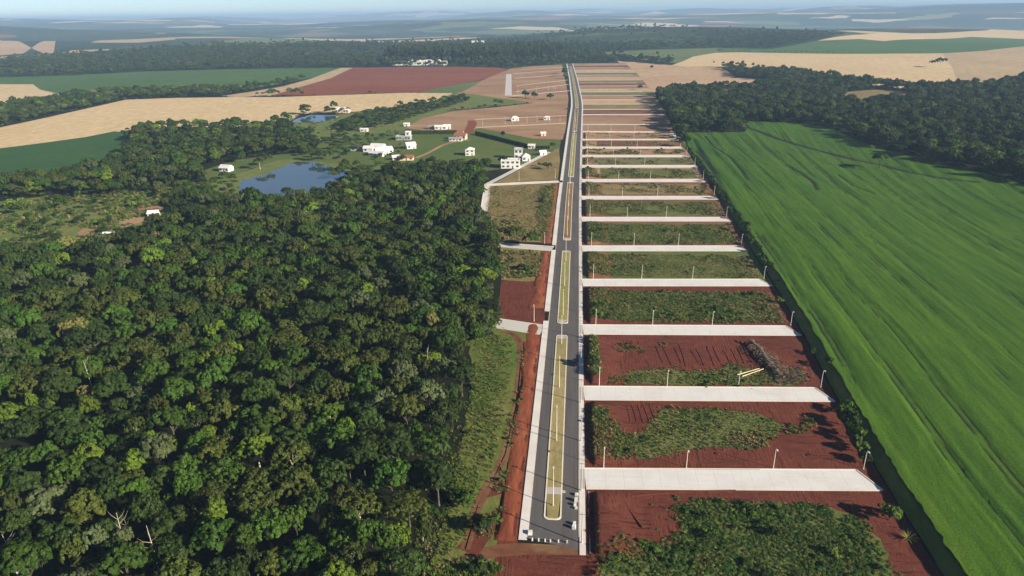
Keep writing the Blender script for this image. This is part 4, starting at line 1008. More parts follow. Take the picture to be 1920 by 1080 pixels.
# ------------------------------------------------------------------ weeds and shrubs
def weed_mesh(kind, material, seed):
    r2 = np.random.default_rng(seed)
    if kind == 'leafy':
        n = 46; d = unit(r2.normal(size=(n, 3))); d[:, 2] = np.abs(d[:, 2]); p = d * r2.uniform(.35, .75, (n, 1)) * np.array([1, 1, .95]); p[:, 2] += .08
        V, F = leaf_quads(p, unit(d + np.array([0, 0, .5]) + r2.normal(size=(n, 3)) * .45), .25, r2)
    else:
        n = 26; a = r2.uniform(0, 6.283, n); r = r2.uniform(0, .45, n); h = r2.uniform(.45, 1.0, n); b = np.stack([np.cos(a), np.sin(a), 0 * a], 1); t = np.stack([-np.sin(a), np.cos(a), 0 * a], 1) * .05
        base = b * r[:, None]; tip = b * (r + r2.uniform(.1, .45, n))[:, None] + np.array([0, 0, 1.]) * h[:, None]; mid = (base + tip) / 2 + np.array([0, 0, .12])
        V = np.stack([base - t, base + t, mid + t * 1.4, mid - t * 1.4, mid - t * 1.4, mid + t * 1.4, tip + t * .3, tip - t * .3], 1).reshape(-1, 3); F = np.arange(8 * n).reshape(-1, 4)
    return np_mesh('weed_clump', V, F, material)
WK = [('leafy', 'weed_dark'), ('leafy', 'weed_green'), ('leafy', 'weed_olive'), ('blade', 'weed_green'), ('blade', 'weed_bright'), ('blade', 'weed_olive'), ('blade', 'weed_dry')]
WPX = [(1150, 855), (1330, 800), (1260, 700), (1200, 705), (925, 700), (945, 780), (1400, 835)]
WLB = ['dark leafy weed clump beside the first cross street lamp', 'green leafy weed clump in the second lot block', 'olive leafy weed clump in the third lot block', 'green grass tuft in the third lot block', 'bright grass tuft on the verge beside the forest', 'olive grass tuft beside the dirt track on the verge', 'dry straw tuft at the right of the second lot block']
WP = []
for i, (kd, mt) in enumerate(WK):
    o = link('weed_clump', weed_mesh(kd, M[mt], 60 + i)); x, y = G(*WPX[i]); o.location = (x, y, lot_z(x, y) if x > 5 else 0); tag(o, WLB[i], 'weed', None, 'stuff'); WP.append(o)
SHR = {}
for i, (mt, w) in enumerate((('leaf_mid', 'green'), ('leaf_dark', 'dark green'), ('leaf_olive', 'olive'), ('weed_bright', 'bright green'))):
    me, C = crown('foliage', M[mt], 700 + i, 2.1, 2.9, .15, 8, 13, 12, .42); b = MB(); b.tube([(0, 0, -.2), (.05, .05, .8), (0, .1, 1.5)], [.12, .09, .05], 6)
    for c in C[::2]: b.tube([(0, .05, .5), (c[0] * .6, c[1] * .6, c[2] * .8)], [.06, .02], 5)
    SHR[i] = (me, b.mesh('stem', M['bark']), w)
def shrub(k, px, py, s, label, group=None, xy=None):
    x, y = xy or G(px, py); root = empty('shrub', (x, y, hz(x, y) + (float(field_z(x, y)) if 80 < x < 130 and y < 720 else 0)), random.uniform(0, 6.28)); root.scale = s if hasattr(s, '__len__') else (s, s, s); tag(root, label, 'shrub', group)
    link('foliage', SHR[k][0], root); link('stem', SHR[k][1], root); return root
_sx = [shrub(k, px, py, sc2, lb) for k, px, py, sc2, lb in ((0, 1330, 1010, .7, 'taller green shrub inside the nearest lot block undergrowth'), (1, 1450, 1005, .75, 'dark shrub inside the nearest lot block undergrowth'), (3, 1560, 1040, .7, 'bright shrub near the right of the nearest lot block undergrowth'))]
bpy.context.view_layer.update()
WP = [w for w in WP[:7]] + [next(c for c in bpy.data.objects if c.parent == r_ and c.name.startswith('foliage')) for r_ in _sx]
def weeds(label, poly, dens, wts, s0, s1, patch=.07, thresh=-1.0, seed=0, world=False, edge=1.2, tall=1.0, bush=.03):
    P = poly if world else GP(*poly); P2 = np.array(P); lo, hi = P2.min(0), P2.max(0); n = int((hi[0] - lo[0]) * (hi[1] - lo[1]) * dens)
    r2 = np.random.default_rng(900 + seed); x = r2.uniform(lo[0], hi[0], n); y = r2.uniform(lo[1], hi[1], n)
    jx = np.array([nz2(a * .25, b * .25, 4.4) for a, b in zip(x, y)]) * edge * 2; jy = np.array([nz2(a * .25, b * .25, 14.4) for a, b in zip(x, y)]) * edge * 2
    q = inside(P, x + jx + r2.normal(size=n) * edge * .9, y + jy + r2.normal(size=n) * edge * .7); x, y = x[q], y[q]; out = []
    w0 = np.array(wts, float); w0 /= w0.sum()
    for a, b in zip(x, y):
        v = nz2(a * patch, b * patch, seed * 3.1); u = nz2(a * patch * 2.3, b * patch * 2.3, seed * 5.7 + 2)
        if v + .4 * u < thresh: continue
        w = w0.copy(); w[:2] *= max(.1, 1 + 1.8 * u); w[3:5] *= max(.1, 1 + 1.5 * v); w[[2, 5, 6]] *= max(.1, 1 - 1.8 * u)
        s = r2.uniform(s0, s1) * (1 + .5 * v); kk_ = r2.choice(7, p=w / w.sum())
        if kk_ < 5 and r2.uniform() < bush * (1 + 2 * v): kk_ = 7 + int(r2.integers(0, 3)); s *= r2.uniform(.32, .6)
        out.append((a, b, lot_z(a, b) if 5 < a < 25 else float(field_z(a, b)) if a > 80 else 0.0, r2.uniform(0, 6.28), s, s, s * r2.uniform(.7, 1.2) * tall, kk_))
    if out: scatter('weeds', label, 'weeds', out, WP)
GRN = [.20, .30, .16, .12, .10, .08, .04]; OLV = [.10, .22, .28, .08, .04, .18, .10]; DRY = [.02, .05, .18, .03, .02, .25, .45]; LSH = [.42, .34, .10, .05, .09, 0, 0]; VRG = [.01, .05, .08, .18, .46, .15, .07]
weeds('dense dark green undergrowth filling the nearest lot block', [(1270, 945), (1330, 935), (1420, 940), (1530, 945), (1600, 965), (1650, 1010), (1680, 1090), (1120, 1090), (1140, 1040), (1215, 1025), (1285, 1020), (1275, 985)], 3.4, LSH, .38, .9, seed=1, edge=2.4, tall=.85, bush=.02)
weeds('striped grass on red soil left of the nearest lot', [(1118, 970), (1140, 985), (1190, 1015), (1205, 1030), (1140, 1035), (1115, 1000)], .7, [.1, .3, .2, .3, .1, 0, 0], .35, .7, thresh=-.1, seed=2)
weeds('green and dry weeds in the second lot block', [(1240, 765), (1320, 763), (1430, 775), (1470, 800), (1420, 845), (1330, 838), (1270, 848), (1215, 862), (1120, 865), (1106, 840), (1112, 775), (1130, 765), (1152, 800), (1195, 815), (1225, 790)], 2.0, [.08, .20, .22, .14, .10, .16, .10], .28, .7, seed=3, tall=.75)
weeds('green and straw weeds by the avenue in the second lot block', [(1104, 775), (1118, 765), (1140, 775), (1160, 805), (1185, 815), (1200, 840), (1180, 862), (1110, 862)], 2.6, [.10, .20, .20, .10, .08, .16, .16], .4, .95, seed=14, edge=.8)
weeds('dry straw heap in the second lot block', [(1350, 815), (1430, 808), (1440, 840), (1380, 848)], 3, DRY, .4, .9, seed=4)
weeds('shaded weeds by the field side of the second lot block', [(1440, 775), (1540, 770), (1545, 800), (1480, 815)], 1.0, OLV, .5, 1.1, thresh=-.1, seed=5)
weeds('weeds along the lower edge of the third lot block', [(1130, 718), (1190, 692), (1260, 690), (1330, 697), (1370, 682), (1420, 690), (1500, 688), (1510, 715), (1480, 722), (1180, 722)], 2.0, [.08, .18, .24, .12, .08, .18, .12], .28, .7, seed=6, tall=.75)
weeds('pale grass streak on red soil in the third lot block', [(1145, 645), (1200, 640), (1250, 642), (1262, 655), (1200, 662), (1150, 660)], .9, [.0, .1, .3, .2, .1, .25, .05], .3, .7, thresh=0, seed=7)
weeds('tall weed strip beside the avenue in the third lot block', [(1106, 640), (1116, 635), (1122, 660), (1124, 705), (1112, 708), (1105, 680)], 2.2, GRN, 1.1, 1.9, seed=8, edge=.5)
for i in range(3, 13):
    a, b = BLOCKS[i]; e = lot_edge((a + b) / 2)
    spec = {3: (GRN, 1.9, .35, .9, -1), 4: (OLV, 1.5, .3, .7, -1), 5: (GRN, 1.4, .35, .85, -1), 6: (OLV, 1.0, .35, .8, -.15), 7: (DRY, .7, .5, 1.0, -.05), 8: (OLV, .6, .5, 1.1, -.05), 9: (DRY, .6, .5, 1.0, 0), 10: (OLV, .6, .6, 1.2, -.05), 11: (DRY, .3, .6, 1.0, 0), 12: (DRY, .25, .6, 1.0, .05)}[i]
    nth = NTH[i]
    weeds('%s lot block from the camera, %s' % (nth, 'covered with low green weeds' if spec[0] is GRN else 'covered with olive weeds' if spec[0] is OLV else 'with scattered dry grass'), [(7.5, a + 4), (e - 6, a + 7), (e - 5, b - 4), (7.5, b - 4.5)], spec[1], spec[0], spec[2], spec[3], thresh=spec[4], seed=20 + i, world=True)
    if i < 9: weeds('weeds on the cut bank of the %s lot block beside the avenue' % nth, [(7.2 + ctr(a), a + 5), (19, a + 5.5), (17, b - 6), (7.2 + ctr(a), b - 6)], 1.6, GRN if i in (3, 5) else OLV, .35, .85, seed=70 + i, world=True, edge=.8)
    if i < 7: weeds('dry grass at the field end of the %s lot block' % nth, [(e - 14, a + 5), (e - 4, a + 6), (e - 3, b - 4), (e - 12, b - 5)], 1.0, DRY, .5, 1.0, seed=40 + i, world=True)
weeds('lush grass on the verge between forest and dirt track', [(893, 640), (930, 624), (950, 642), (954, 700), (946, 770), (922, 850), (886, 918), (855, 1010), (800, 1090), (770, 1090), (800, 1000), (858, 850), (880, 740)], 2.6, VRG, .25, .7, seed=50, edge=2, tall=.9, bush=.02)
weeds('olive grass between the dirt track and the red bank', [(985, 645), (990, 680), (978, 760), (962, 850), (945, 905), (950, 960), (920, 1010), (890, 1010), (905, 940), (940, 880), (960, 800), (976, 700)], 1.8, [.02, .08, .12, .14, .08, .36, .20], .35, .8, thresh=-.15, seed=51)
weeds('grass and brush below the end of the avenue', [(780, 1090), (850, 1055), (900, 1050), (940, 1062), (930, 1090)], 1.6, VRG, .7, 1.4, seed=52)
weeds('dry grass on the left lot opposite the crossing', [(938, 468), (1020, 472), (1014, 520), (944, 522)], 1.2, [.05, .15, .2, .05, .02, .2, .3], .5, 1.1, seed=53)
weeds('sparse dry grass on the large left lot', [(918, 352), (1042, 346), (1036, 400), (1028, 452), (938, 448), (912, 400)], .8, DRY, .4, .8, seed=54)
weeds('green weeds along the bank of the large left lot', [(1015, 350), (1042, 346), (1036, 400), (1028, 445), (1005, 440), (1010, 400)], 1.0, OLV, .6, 1.2, seed=55)
weeds('meadow grass in the clearing beyond the forest', [(-60, 400), (100, 370), (300, 356), (380, 350), (320, 385), (200, 460), (-40, 495)], .28, [.1, .2, .25, .15, .1, .15, .05], .9, 2.2, thresh=-.15, seed=56, edge=3)

shrub(3, 1667, 975, (1.5, 1.5, 1.35), 'rounded pale green bush between the nearest lot and the crop field')
for (k, px, py, s, lb) in ((0, 1583, 775, 1.3, 'upper shrub of the tall clump beside the second lot block'), (1, 1592, 800, 1.6, 'large dark shrub in the clump beside the second lot block'), (0, 1604, 825, 1.5, 'middle green shrub of the clump by the end lamp of the nearest street'), (3, 1612, 848, 1.2, 'bright lower shrub of the clump by the end lamp'), (1, 1620, 868, 1.0, 'small dark shrub right behind the end lamp of the nearest street'),
                         (0, 1552, 690, .9, 'green shrub at the field end of the third lot block'), (3, 1460, 568, .9, 'pale bush on the field edge of the fourth lot block'), (0, 1522, 665, .8, 'small shrub at the right edge of the third lot block')):
    shrub(k, px, py, s, lb, 'shrubs along the field edge of the lots')
for i, y in enumerate(np.arange(308, 640, 6.2)):
    if rng.uniform() < .12: continue
    k = int(rng.choice(3, p=[.45, .4, .15])); s = float(rng.uniform(.5, 1.15)); x = lot_edge(y) + rng.uniform(.2, 3.2)
    shrub(k, 0, 0, (s, s, s * rng.uniform(.8, 1.5)), '%s shrub of the hedgerow between lots and crop field, %s from its near end' % (SHR[k][2], ordinal(i + 1)), 'hedgerow shrubs between lots and crop', (x, y))
for (k, px, py, s, lb) in ((2, 1027, 318, 2.0, 'olive bush on the triangular dry lot behind the white street'), (0, 1012, 312, 1.0, 'small green bush on the triangular dry lot'), (0, 990, 510, 1.1, 'green bush in the dry lot above the red lot'), (1, 978, 505, .9, 'dark bush in the dry lot above the red lot'),
                         (1, 1222, 129, 2.2, 'dark bush at the top right corner of the lots'), (1, 1205, 119, 1.5, 'smaller dark bush on the lots edge near the ridge'), (1, 1200, 168, 2.2, 'dark bush at the edge of the lots beside the stubble field'), (1, 985, 184, 3.2, 'wide dark bush clump on the far left street'), (1, 1002, 185, 2.8, 'dark brush beside the wide bush clump on the far left street'), (1, 1032, 187, 2.6, 'dark oval bush near the avenue bend'),
                         (0, 870, 948, 1.5, 'bush on the verge beside the forest edge low in the photo'), (1, 905, 1000, 1.3, 'dark shrub on the verge below the washed soil'), (0, 925, 985, .9, 'low green shrub near the end of the red bank')):
    shrub(k, px, py, s, lb)
# bushy slope below the wheat, left
xs, ys = in_px([(690, 214), (740, 203), (830, 190), (872, 182), (880, 192), (800, 214), (740, 236), (650, 250), (620, 240)], 4200)
xs, ys = xs[:430], ys[:430]; nn = len(xs); s = rng.uniform(.45, .95, nn)
scatter('scrub', 'scrub thicket on the slope right of the upper pond', 'scrub', np.column_stack([xs, ys, 0 * xs, rng.uniform(0, 6.28, nn), s, s, s * rng.uniform(.6, .9, nn), rng.choice(24, nn, p=W24)]), PROT)
# scattered trees on lawns, pasture and clearing
for (sp, h, px, py, s, lb) in (('mid', 2, 1648, 317, 1.5, 'lone round tree standing in the crop field on its terrace line'), ('dark', 0, 1688, 294, .95, 'low dark tree at the wood edge above the crop terrace'), ('dark', 2, 943, 262, (.62, .62, 1.0), 'tall oval dark tree behind the white house'), ('mid', 2, 1037, 284, (.8, .8, 1.0), 'rounded bright tree beside the avenue near the white house'), ('olive', 2, 590, 225, .5, 'small tree on the bank of the upper pond'),
                              ('dark', 2, 667, 262, .7, 'dark round tree behind the white farm roofs'), ('dark', 1, 690, 262, .6, 'dark tree behind the white farm roofs right of the round one'), ('dark', 0, 650, 268, .7, 'broad dark tree left of the farm roofs'), ('mid', 0, 620, 300, .9, 'green tree by the pond in front of the farm'), ('dark', 0, 600, 303, .9, 'dark broad tree on the far pond bank'), ('mid', 1, 585, 301, .8, 'tall green tree at the top of the pond'), ('olive', 1, 505, 312, .9, 'pale olive tree leaning over the left pond bank'), ('olive', 3, 488, 318, .9, 'thin olive tree on the left pond bank'), ('mid', 0, 455, 305, .9, 'green tree behind the left pond bank'),
                              ('dark', 0, 540, 372, .75, 'dark tree rising in front of the pond'), ('olive', 0, 560, 378, .8, 'olive tree on the near pond bank'), ('dark', 3, 600, 376, .85, 'ragged dark tree against the pond water'), ('olive', 3, 640, 365, .9, 'spreading olive tree over the right arm of the pond'), ('mid', 1, 668, 356, .8, 'green tree at the right arm of the pond'),
                              ('lime', 2, 20, 392, .8, 'bright round tree at the left edge of the clearing'), ('lime', 2, 45, 395, .85, 'yellow green round tree in the clearing at far left'), ('mid', 1, 120, 395, .9, 'green tree between clearing and dirt patch'), ('olive', 1, 325, 405, 1.0, 'pale tree beside the white shed in the clearing'), ('dark', 0, 150, 420, .5, 'low dark tree left of the dirt patch'), ('grey', 2, 30, 478, .7, 'grey green tree at the near side of the clearing'), ('dark', 2, 190, 425, .5, 'dark bush tree above the parked bus'),
                              ('mid', 0, 860, 430, .9, 'green tree at the forest corner by the large dry lot'), ('dark', 1, 905, 440, .8, 'dark tree next to the street corner left of the avenue'), ('olive', 0, 885, 415, .85, 'olive tree shading the lot corner'), ('dark', 2, 925, 470, .75, 'dark tree at the end of the left cross street'), ('dark', 0, 945, 312, .8, 'broad dark tree left of the white house'), ('dark', 0, 912, 318, .9, 'dark tree on the lawn edge left of the white house'), ('olive', 0, 870, 325, .9, 'olive tree at the lower lawn edge'), ('mid', 0, 1270, 232, .9, 'green tree at the corner of wood and crop field')):
    x, y = G(px, py); tree((sp, h), x, y, s, lb, None)
def grove(label, poly, n, s0, s1, wts=None, seed=1):
    x, y = in_px(poly, n * 12); x, y = x[:n], y[:n]; m = len(x); s = rng.uniform(s0, s1, m)
    scatter('grove', label, 'grove', np.column_stack([x, y, 0 * x, rng.uniform(0, 6.28, m), s, s, s * rng.uniform(.7, 1.1, m), rng.choice(24, m, p=W24 if wts is None else wts)]), PROT)
grove('loose trees and bushes over the left clearing', [(-60, 405), (100, 372), (240, 378), (150, 425), (80, 480), (-40, 495)], 85, .2, .6)
grove('trees screening the near side of the clearing', [(-40, 486), (120, 482), (240, 468), (330, 412), (400, 372), (420, 385), (330, 430), (220, 475), (-40, 510)], 120, .45, .8)
grove('bushes and trees between clearing and pond', [(250, 362), (380, 345), (440, 332), (450, 345), (440, 368), (400, 372), (330, 378)], 45, .35, .75)
grove('trees on the near and right banks of the pond', [(440, 372), (520, 384), (600, 368), (660, 348), (700, 330), (760, 322), (800, 328), (740, 345), (700, 368), (630, 388), (520, 396), (440, 388)], 190, .5, .9, Wd)
grove('trees hiding the right arm of the pond', [(615, 336), (640, 322), (672, 318), (700, 324), (690, 345), (640, 356)], 40, .5, .85, Wd)
grove('trees round the farm houses above the pond', [(560, 268), (640, 258), (665, 262), (655, 285), (650, 300), (600, 298), (560, 292)], 60, .4, .75, Wd)
grove('trees among the farm houses and white tower house', [(640, 268), (700, 252), (745, 250), (745, 262), (700, 272), (655, 290)], 34, .28, .6, Wd)
grove('shrubs and trees right of the farm cluster', [(725, 268), (755, 268), (750, 300), (725, 302), (690, 302), (700, 296), (728, 292)], 26, .2, .45, Wd)
grove('garden trees below the lawn houses', [(700, 312), (790, 308), (860, 305), (930, 315), (900, 326), (800, 328), (720, 330)], 60, .35, .7)
grove('trees filling the forest corner beside the red lot', [(880, 600), (925, 596), (930, 560), (935, 612), (915, 640), (885, 655)], 40, .35, .65, None)
grove('small bushes dotted over the pasture by the upper pond', [(560, 236), (640, 224), (680, 222), (700, 240), (650, 252), (580, 256)], 45, .18, .4)
# leafless pale trees in the forest
def dead_tree(px, py, h, label):
    x, y = G(px, py); root = empty('dead_tree', (x, y, 0), random.uniform(0, 6.28)); tag(root, label, 'dead tree'); b = MB()
    b.tube([(0, 0, -.2), (.2, .1, h * .5), (.5, -.1, h)], [.15, .11, .04], 7); b.build('trunk', M['pale_bark'], root)
    for k in range(5):
        a = random.uniform(0, 6.28); z = h * random.uniform(.55, .9); l = random.uniform(1.2, 2.6); g = MB()
        g.tube([(.3, 0, z), (.3 + l * .6 * math.cos(a), l * .6 * math.sin(a), z + l * .35), (.3 + l * math.cos(a), l * math.sin(a), z + l * .9)], [.05, .035, .012], 5); g.build('branch', M['pale_bark'], root)
for px, py, h, lb in ((238, 1042, 13, 'bare pale tree trunk low in the forest at left'), (298, 1072, 14, 'bare pale tree trunk near the bottom edge of the forest'), (176, 742, 14, 'leafless pale tree in the left of the forest'), (805, 715, 13, 'leafless pale tree near the verge side of the forest'), (36, 1075, 12, 'slim pale trunk at the bottom left corner')): dead_tree(px, py, h, lb)

# felled tree and brush in the third lot block
x0, y0 = G(1440, 690); ft = empty('fallen_tree', (x0, y0, 0)); tag(ft, 'uprooted dead tree with grey brush lying in the third lot block', 'fallen tree')
def loc(px, py, z): x, y = G(px, py); return (x - x0, y - y0, z)
b = MB(); b.tube([loc(1470, 710, .4), loc(1456, 702, .75), loc(1446, 688, .9), loc(1434, 676, 1.2), loc(1424, 660, 1.3), loc(1412, 650, 1.5)], [.6, 1.0, .9, .9, .75, .6], 9); b.build('trunk', M['dead_wood'], ft)
b = MB()
for k in range(9):
    a_ = k * .7; b.tube([loc(1413, 651, 1.4), Vector(loc(1409, 648, 1.4)) + Vector((math.cos(a_) * .9, .5, math.sin(a_) * .9)), Vector(loc(1407, 645, 1.3)) + Vector((math.cos(a_) * 1.6, .8, math.sin(a_) * 1.1))], [.3, .2, .05], 5)
b.build('root_plate', M['brush'], ft)
for k in range(26):
    t_ = random.random(); px, py = 1414 + 54 * t_, 652 + 56 * t_; A3 = Vector(loc(px, py, random.uniform(.7, 1.2))); a_ = random.uniform(0, 6.28); l_ = random.uniform(1.5, 4.2); up_ = random.uniform(-.1, .6)
    B3 = A3 + Vector((math.cos(a_) * l_, math.sin(a_) * l_, up_ * l_ * .5)); mid = (A3 + B3) / 2 + Vector((random.uniform(-.5, .5), random.uniform(-.5, .5), random.uniform(.1, .5)))
    b = MB(); r = random.uniform(.1, .22); b.tube([A3, mid, B3], [r, r * .65, r * .2], 5)
    for q_ in range(3): c3 = mid.lerp(B3, q_ / 3); b.tube([c3, c3 + Vector((random.uniform(-1, 1), random.uniform(-1, 1), random.uniform(-.2, .6)))], [r * .4, .02], 4)
    b.build('branch', M['dead_wood'], ft)
b = MB()
for k in range(2400):
    if k % 2 == 0: t_ = random.random(); px = 1414 + 56 * t_ + random.gauss(0, 7); py = 654 + 54 * t_ + random.gauss(0, 5)
    else: px = random.gauss(1480, 18); py = random.gauss(706, 8)
    if not (1398 < px < 1525 and 645 < py < 722): continue
    A3 = Vector(loc(px, py, random.uniform(.0, 2.0 if k % 2 == 0 else .6))); d = Vector((random.uniform(-1, 1), random.uniform(-1, 1), random.uniform(-.25, .6))) * random.uniform(.5, 1.4); b.tube([A3, A3 + d], [.10, .03], 3)
b.build('brush', M['brush'], ft)['kind'] = 'stuff'
for i, (p, q) in enumerate((((1382, 705), (1424, 694)), ((1391, 708), (1431, 695)))):
    (xa, ya), (xb, yb) = G(*p), G(*q); b = MB(); b.tube([(0, 0, .5), (xb - xa, yb - ya, .75)], [.17, .14], 8)
    for t in (.2, .8): b.tube([((xb - xa) * t, (yb - ya) * t, .0), ((xb - xa) * t, (yb - ya) * t, .5)], [.08, .08], 5)
    o = b.build('pale_log', M['cut_wood']); o.location = (xa, ya, 0); tag(o, ('upper' if i == 0 else 'lower') + ' of two pale logs lying among weeds in the third lot block', 'log', 'pale logs beside the fallen tree')
# spiky rosette plant by the crop
x0, y0 = G(1702, 1012); ag = empty('agave_plant', (x0, y0, 0)); tag(ag, 'spiky pale green rosette plant at the crop edge low right', 'plant')
for k in range(16):
    a = k * 2.4; tilt = .35 + .75 * (k / 16); l = random.uniform(2.0, 2.9); d = Vector((math.cos(a), math.sin(a), 0)); t = Vector((-math.sin(a), math.cos(a), 0))
    b = MB(); pl, pr = [], []
    for j in range(6):
        f = j / 5; r = l * f * math.cos(1.45 - tilt * (0.5 + f)); z = .15 + l * f * math.sin(1.35 - tilt * f * .9) * .75; w = .19 * (1 - f) ** .7 + .01
        pl.append(d * r + t * w + Vector((0, 0, z))); pr.append(d * r - t * w + Vector((0, 0, z)))
    b.strip(pl, pr); b.build('leaf', M['weed_olive'], ag)

# ------------------------------------------------------------------ houses
def house(name, label, px, py, w, d, h, rz=0.0, roof='gable', wall='white_wall', rmat='white_roof', rise=2.0, rows=1, cols=3, over=.5, chimney=False, cat='house'):
    x, y = G(px, py); root = empty(name, (x, y, hz(x, y)), rz); tag(root, label, cat)
    b = MB(); b.box(-w / 2, w / 2, 0, d, -.3, h)
    if roof == 'gable': b.add([(-w / 2, 0, h), (-w / 2, d, h), (-w / 2, d / 2, h + rise), (w / 2, 0, h), (w / 2, d, h), (w / 2, d / 2, h + rise)], [(0, 2, 1), (3, 4, 5)])
    b.build('wall', M[wall], root)
    if roof == 'gable':
        for s in (0, 1):
            r = MB(); t = .16; e = over * rise / (d / 2); ya_, yb_ = (-over, d / 2) if s == 0 else (d + over, d / 2); za = h - e
            pts = [(-w / 2 - over, ya_, za), (w / 2 + over, ya_, za), (w / 2 + over, yb_, h + rise), (-w / 2 - over, yb_, h + rise)]
            r.add([(a, c, z + .02) for a, c, z in pts] + [(a, c, z + .02 + t) for a, c, z in pts], [(0, 3, 2, 1), (4, 5, 6, 7), (0, 1, 5, 4), (1, 2, 6, 5), (2, 3, 7, 6), (3, 0, 4, 7)])
            r.build('roof_slope', M[rmat], root)
    elif roof == 'hip':
        r = MB(); o = over; k = min(w, d) / 2 * .96
        r.add([(-w / 2 - o, -o, h), (w / 2 + o, -o, h), (w / 2 + o, d + o, h), (-w / 2 - o, d + o, h), (-w / 2 + k, d / 2, h + rise), (w / 2 - k, d / 2, h + rise)], [(0, 1, 5, 4), (1, 2, 5), (2, 3, 4, 5), (3, 0, 4), (3, 2, 1, 0)])
        r.build('roof', M[rmat], root)
    else:
        r = MB(); r.box(-w / 2 - over, w / 2 + over, -over, d + over, h + .003, h + .22); rf = r.build('roof', M[rmat], root)
        r = MB(); t = .25
        for q in ((-w / 2, w / 2, 0, t), (-w / 2, w / 2, d - t, d), (-w / 2, -w / 2 + t, t, d - t), (w / 2 - t, w / 2, t, d - t)): r.box(*q, h + .22, h + .75)
        r.build('parapet', M[wall], rf)
    fh = h / rows
    for j in range(rows):
        for i in range(cols):
            cx = -w / 2 + w * (i + .5) / cols; z0 = j * fh + fh * .34; z1 = j * fh + fh * .80; ww = min(1.0, w / cols * .30)
            if j == 0 and i == cols // 2:
                b = MB(); b.box(cx - .5, cx + .5, -.06, -.003, 0, 2.1); dr_ = b.build('door', M['door'], root); b = MB(); b.box(cx + .32, cx + .4, -.11, -.062, .95, 1.1); b.build('handle', M['frame'], dr_); continue
            b = MB(); b.box(cx - ww - .1, cx + ww + .1, -.07, -.003, z0 - .1, z1 + .1); wd = b.build('window', M['frame'], root)
            b = MB(); b.box(cx - ww, cx - .04, -.09, -.072, z0, z1); b.build('pane', M['glass'], wd); b = MB(); b.box(cx + .04, cx + ww, -.09, -.072, z0, z1); b.build('pane', M['glass'], wd)
    for s in (-1, 1):     # one window on each gable end
        b = MB(); xx = s * w / 2; b.box(min(xx + s * .003, xx + s * .07), max(xx + s * .003, xx + s * .07), d * .35, d * .65, h * .4, h * .75); wd = b.build('window', M['frame'], root)
        b = MB(); b.box(min(xx + s * .072, xx + s * .09), max(xx + s * .072, xx + s * .09), d * .38, d * .62, h * .43, h * .72); b.build('pane', M['glass'], wd)
    if chimney: b = MB(); b.box(w * .2, w * .2 + .8, d * .6, d * .6 + .8, h, h + rise + 1.2); b.build('chimney', M[wall], root)
    return root
house('house', 'large white two-storey flat-roofed house beside the white street', 957, 316, 15.5, 9, 6.4, .05, 'flat', rmat='white_roof', rows=2, cols=4, over=.35)
house('house', 'white tower wing with dark upper floor behind the large white house', 972, 298, 7, 6, 8.2, .05, 'flat', rmat='grey_roof', wall='white_wall', rows=2, cols=2, over=.8)
house('house', 'white domed-roof annex right of the large white house', 987, 302, 7, 8, 3.6, .2, 'hip', rise=2.6, cols=2)
house('house', 'small white outbuilding at the right end of the long hedge', 996, 279, 6, 5, 3.0, -.1, 'gable', cols=2, rise=1.2)
house('house', 'tiny white shed beside the avenue left of the rounded tree', 1019, 291, 6, 5, 2.6, .4, 'gable', cols=1, rise=1.4, cat='shed')
house('house', 'white two-storey house standing on the lawn edge', 881, 292, 8, 8, 5.2, .1, 'hip', rise=2.0, rows=2, cols=2)
house('house', 'cream house with clay roof at the top of the lawn', 862, 262, 12, 8, 4.2, -.1, 'gable', 'cream_wall', 'red_roof', 2.2, 1, 4, chimney=True)
house('house', 'low white house with grey roof in front of the cream house', 854, 265, 13, 4, 2.8, 0, 'gable', 'white_wall', 'grey_roof', 1.0, 1, 4)
house('house', 'white house with square tower right of the farm roofs', 756, 263, 15, 7, 3.8, 0, 'flat', 'grey_wall', 'white_roof', rows=1, cols=5)
house('house', 'white square tower of the house above the lawn', 765, 262, 5, 5, 7.5, 0, 'flat', rows=2, cols=1)
house('house', 'white gabled house at the left end of the lawn', 772, 279, 9, 8, 3.4, .5, 'gable', rise=2.4, cols=2)
house('house', 'peach coloured low house in front of the gabled white house', 762, 301, 12, 6, 2.8, .1, 'gable', 'cream_wall', 'red_roof', 1.5, 1, 3)
house('house', 'small pale house left of the peach house', 743, 300, 6, 5, 2.6, .4, 'gable', 'cream_wall', 'white_roof', 1.4, 1, 2)
house('house', 'long white farm roof at the right of the cluster near the pond', 722, 289, 16, 9, 3.4, .55, 'gable', rise=2.6, cols=4)
house('house', 'white farm roof in the centre of the cluster near the pond', 706, 281, 13, 8, 3.2, -.15, 'gable', rise=2.2, cols=3)
house('house', 'front white farm roof of the cluster near the pond', 704, 293, 15, 7, 2.6, -.35, 'gable', rise=1.6, cols=3)
house('house', 'white farm house at the left of the cluster with dark lean-to', 690, 285, 9, 7, 3.4, 0, 'gable', rise=1.8, cols=2)
house('shed', 'long dark-roofed shed at the left end of the farm cluster', 671, 283, 14, 6, 3.0, 0, 'gable', 'grey_wall', 'dark_roof', 1.6, 1, 3, cat='shed')
house('shed', 'long white shed roof above the dark hedge', 826, 243, 13, 6, 3.0, .05, 'gable', rise=1.6, cols=3, cat='shed')
house('shed', 'second white shed roof right of the long one above the hedge', 838, 242, 8, 6, 3.0, .1, 'gable', rise=1.8, cols=2, cat='shed')
house('shed', 'grey greenhouse-like shed left of the white shed above the hedge', 812, 242, 10, 6, 2.6, 0, 'gable', 'grey_wall', 'grey_roof', 1.2, 1, 3, cat='shed')
house('house', 'tiny white house below the brown lots by the pasture', 762, 237, 6, 5, 2.6, 0, 'gable', rise=1.2, cols=1)
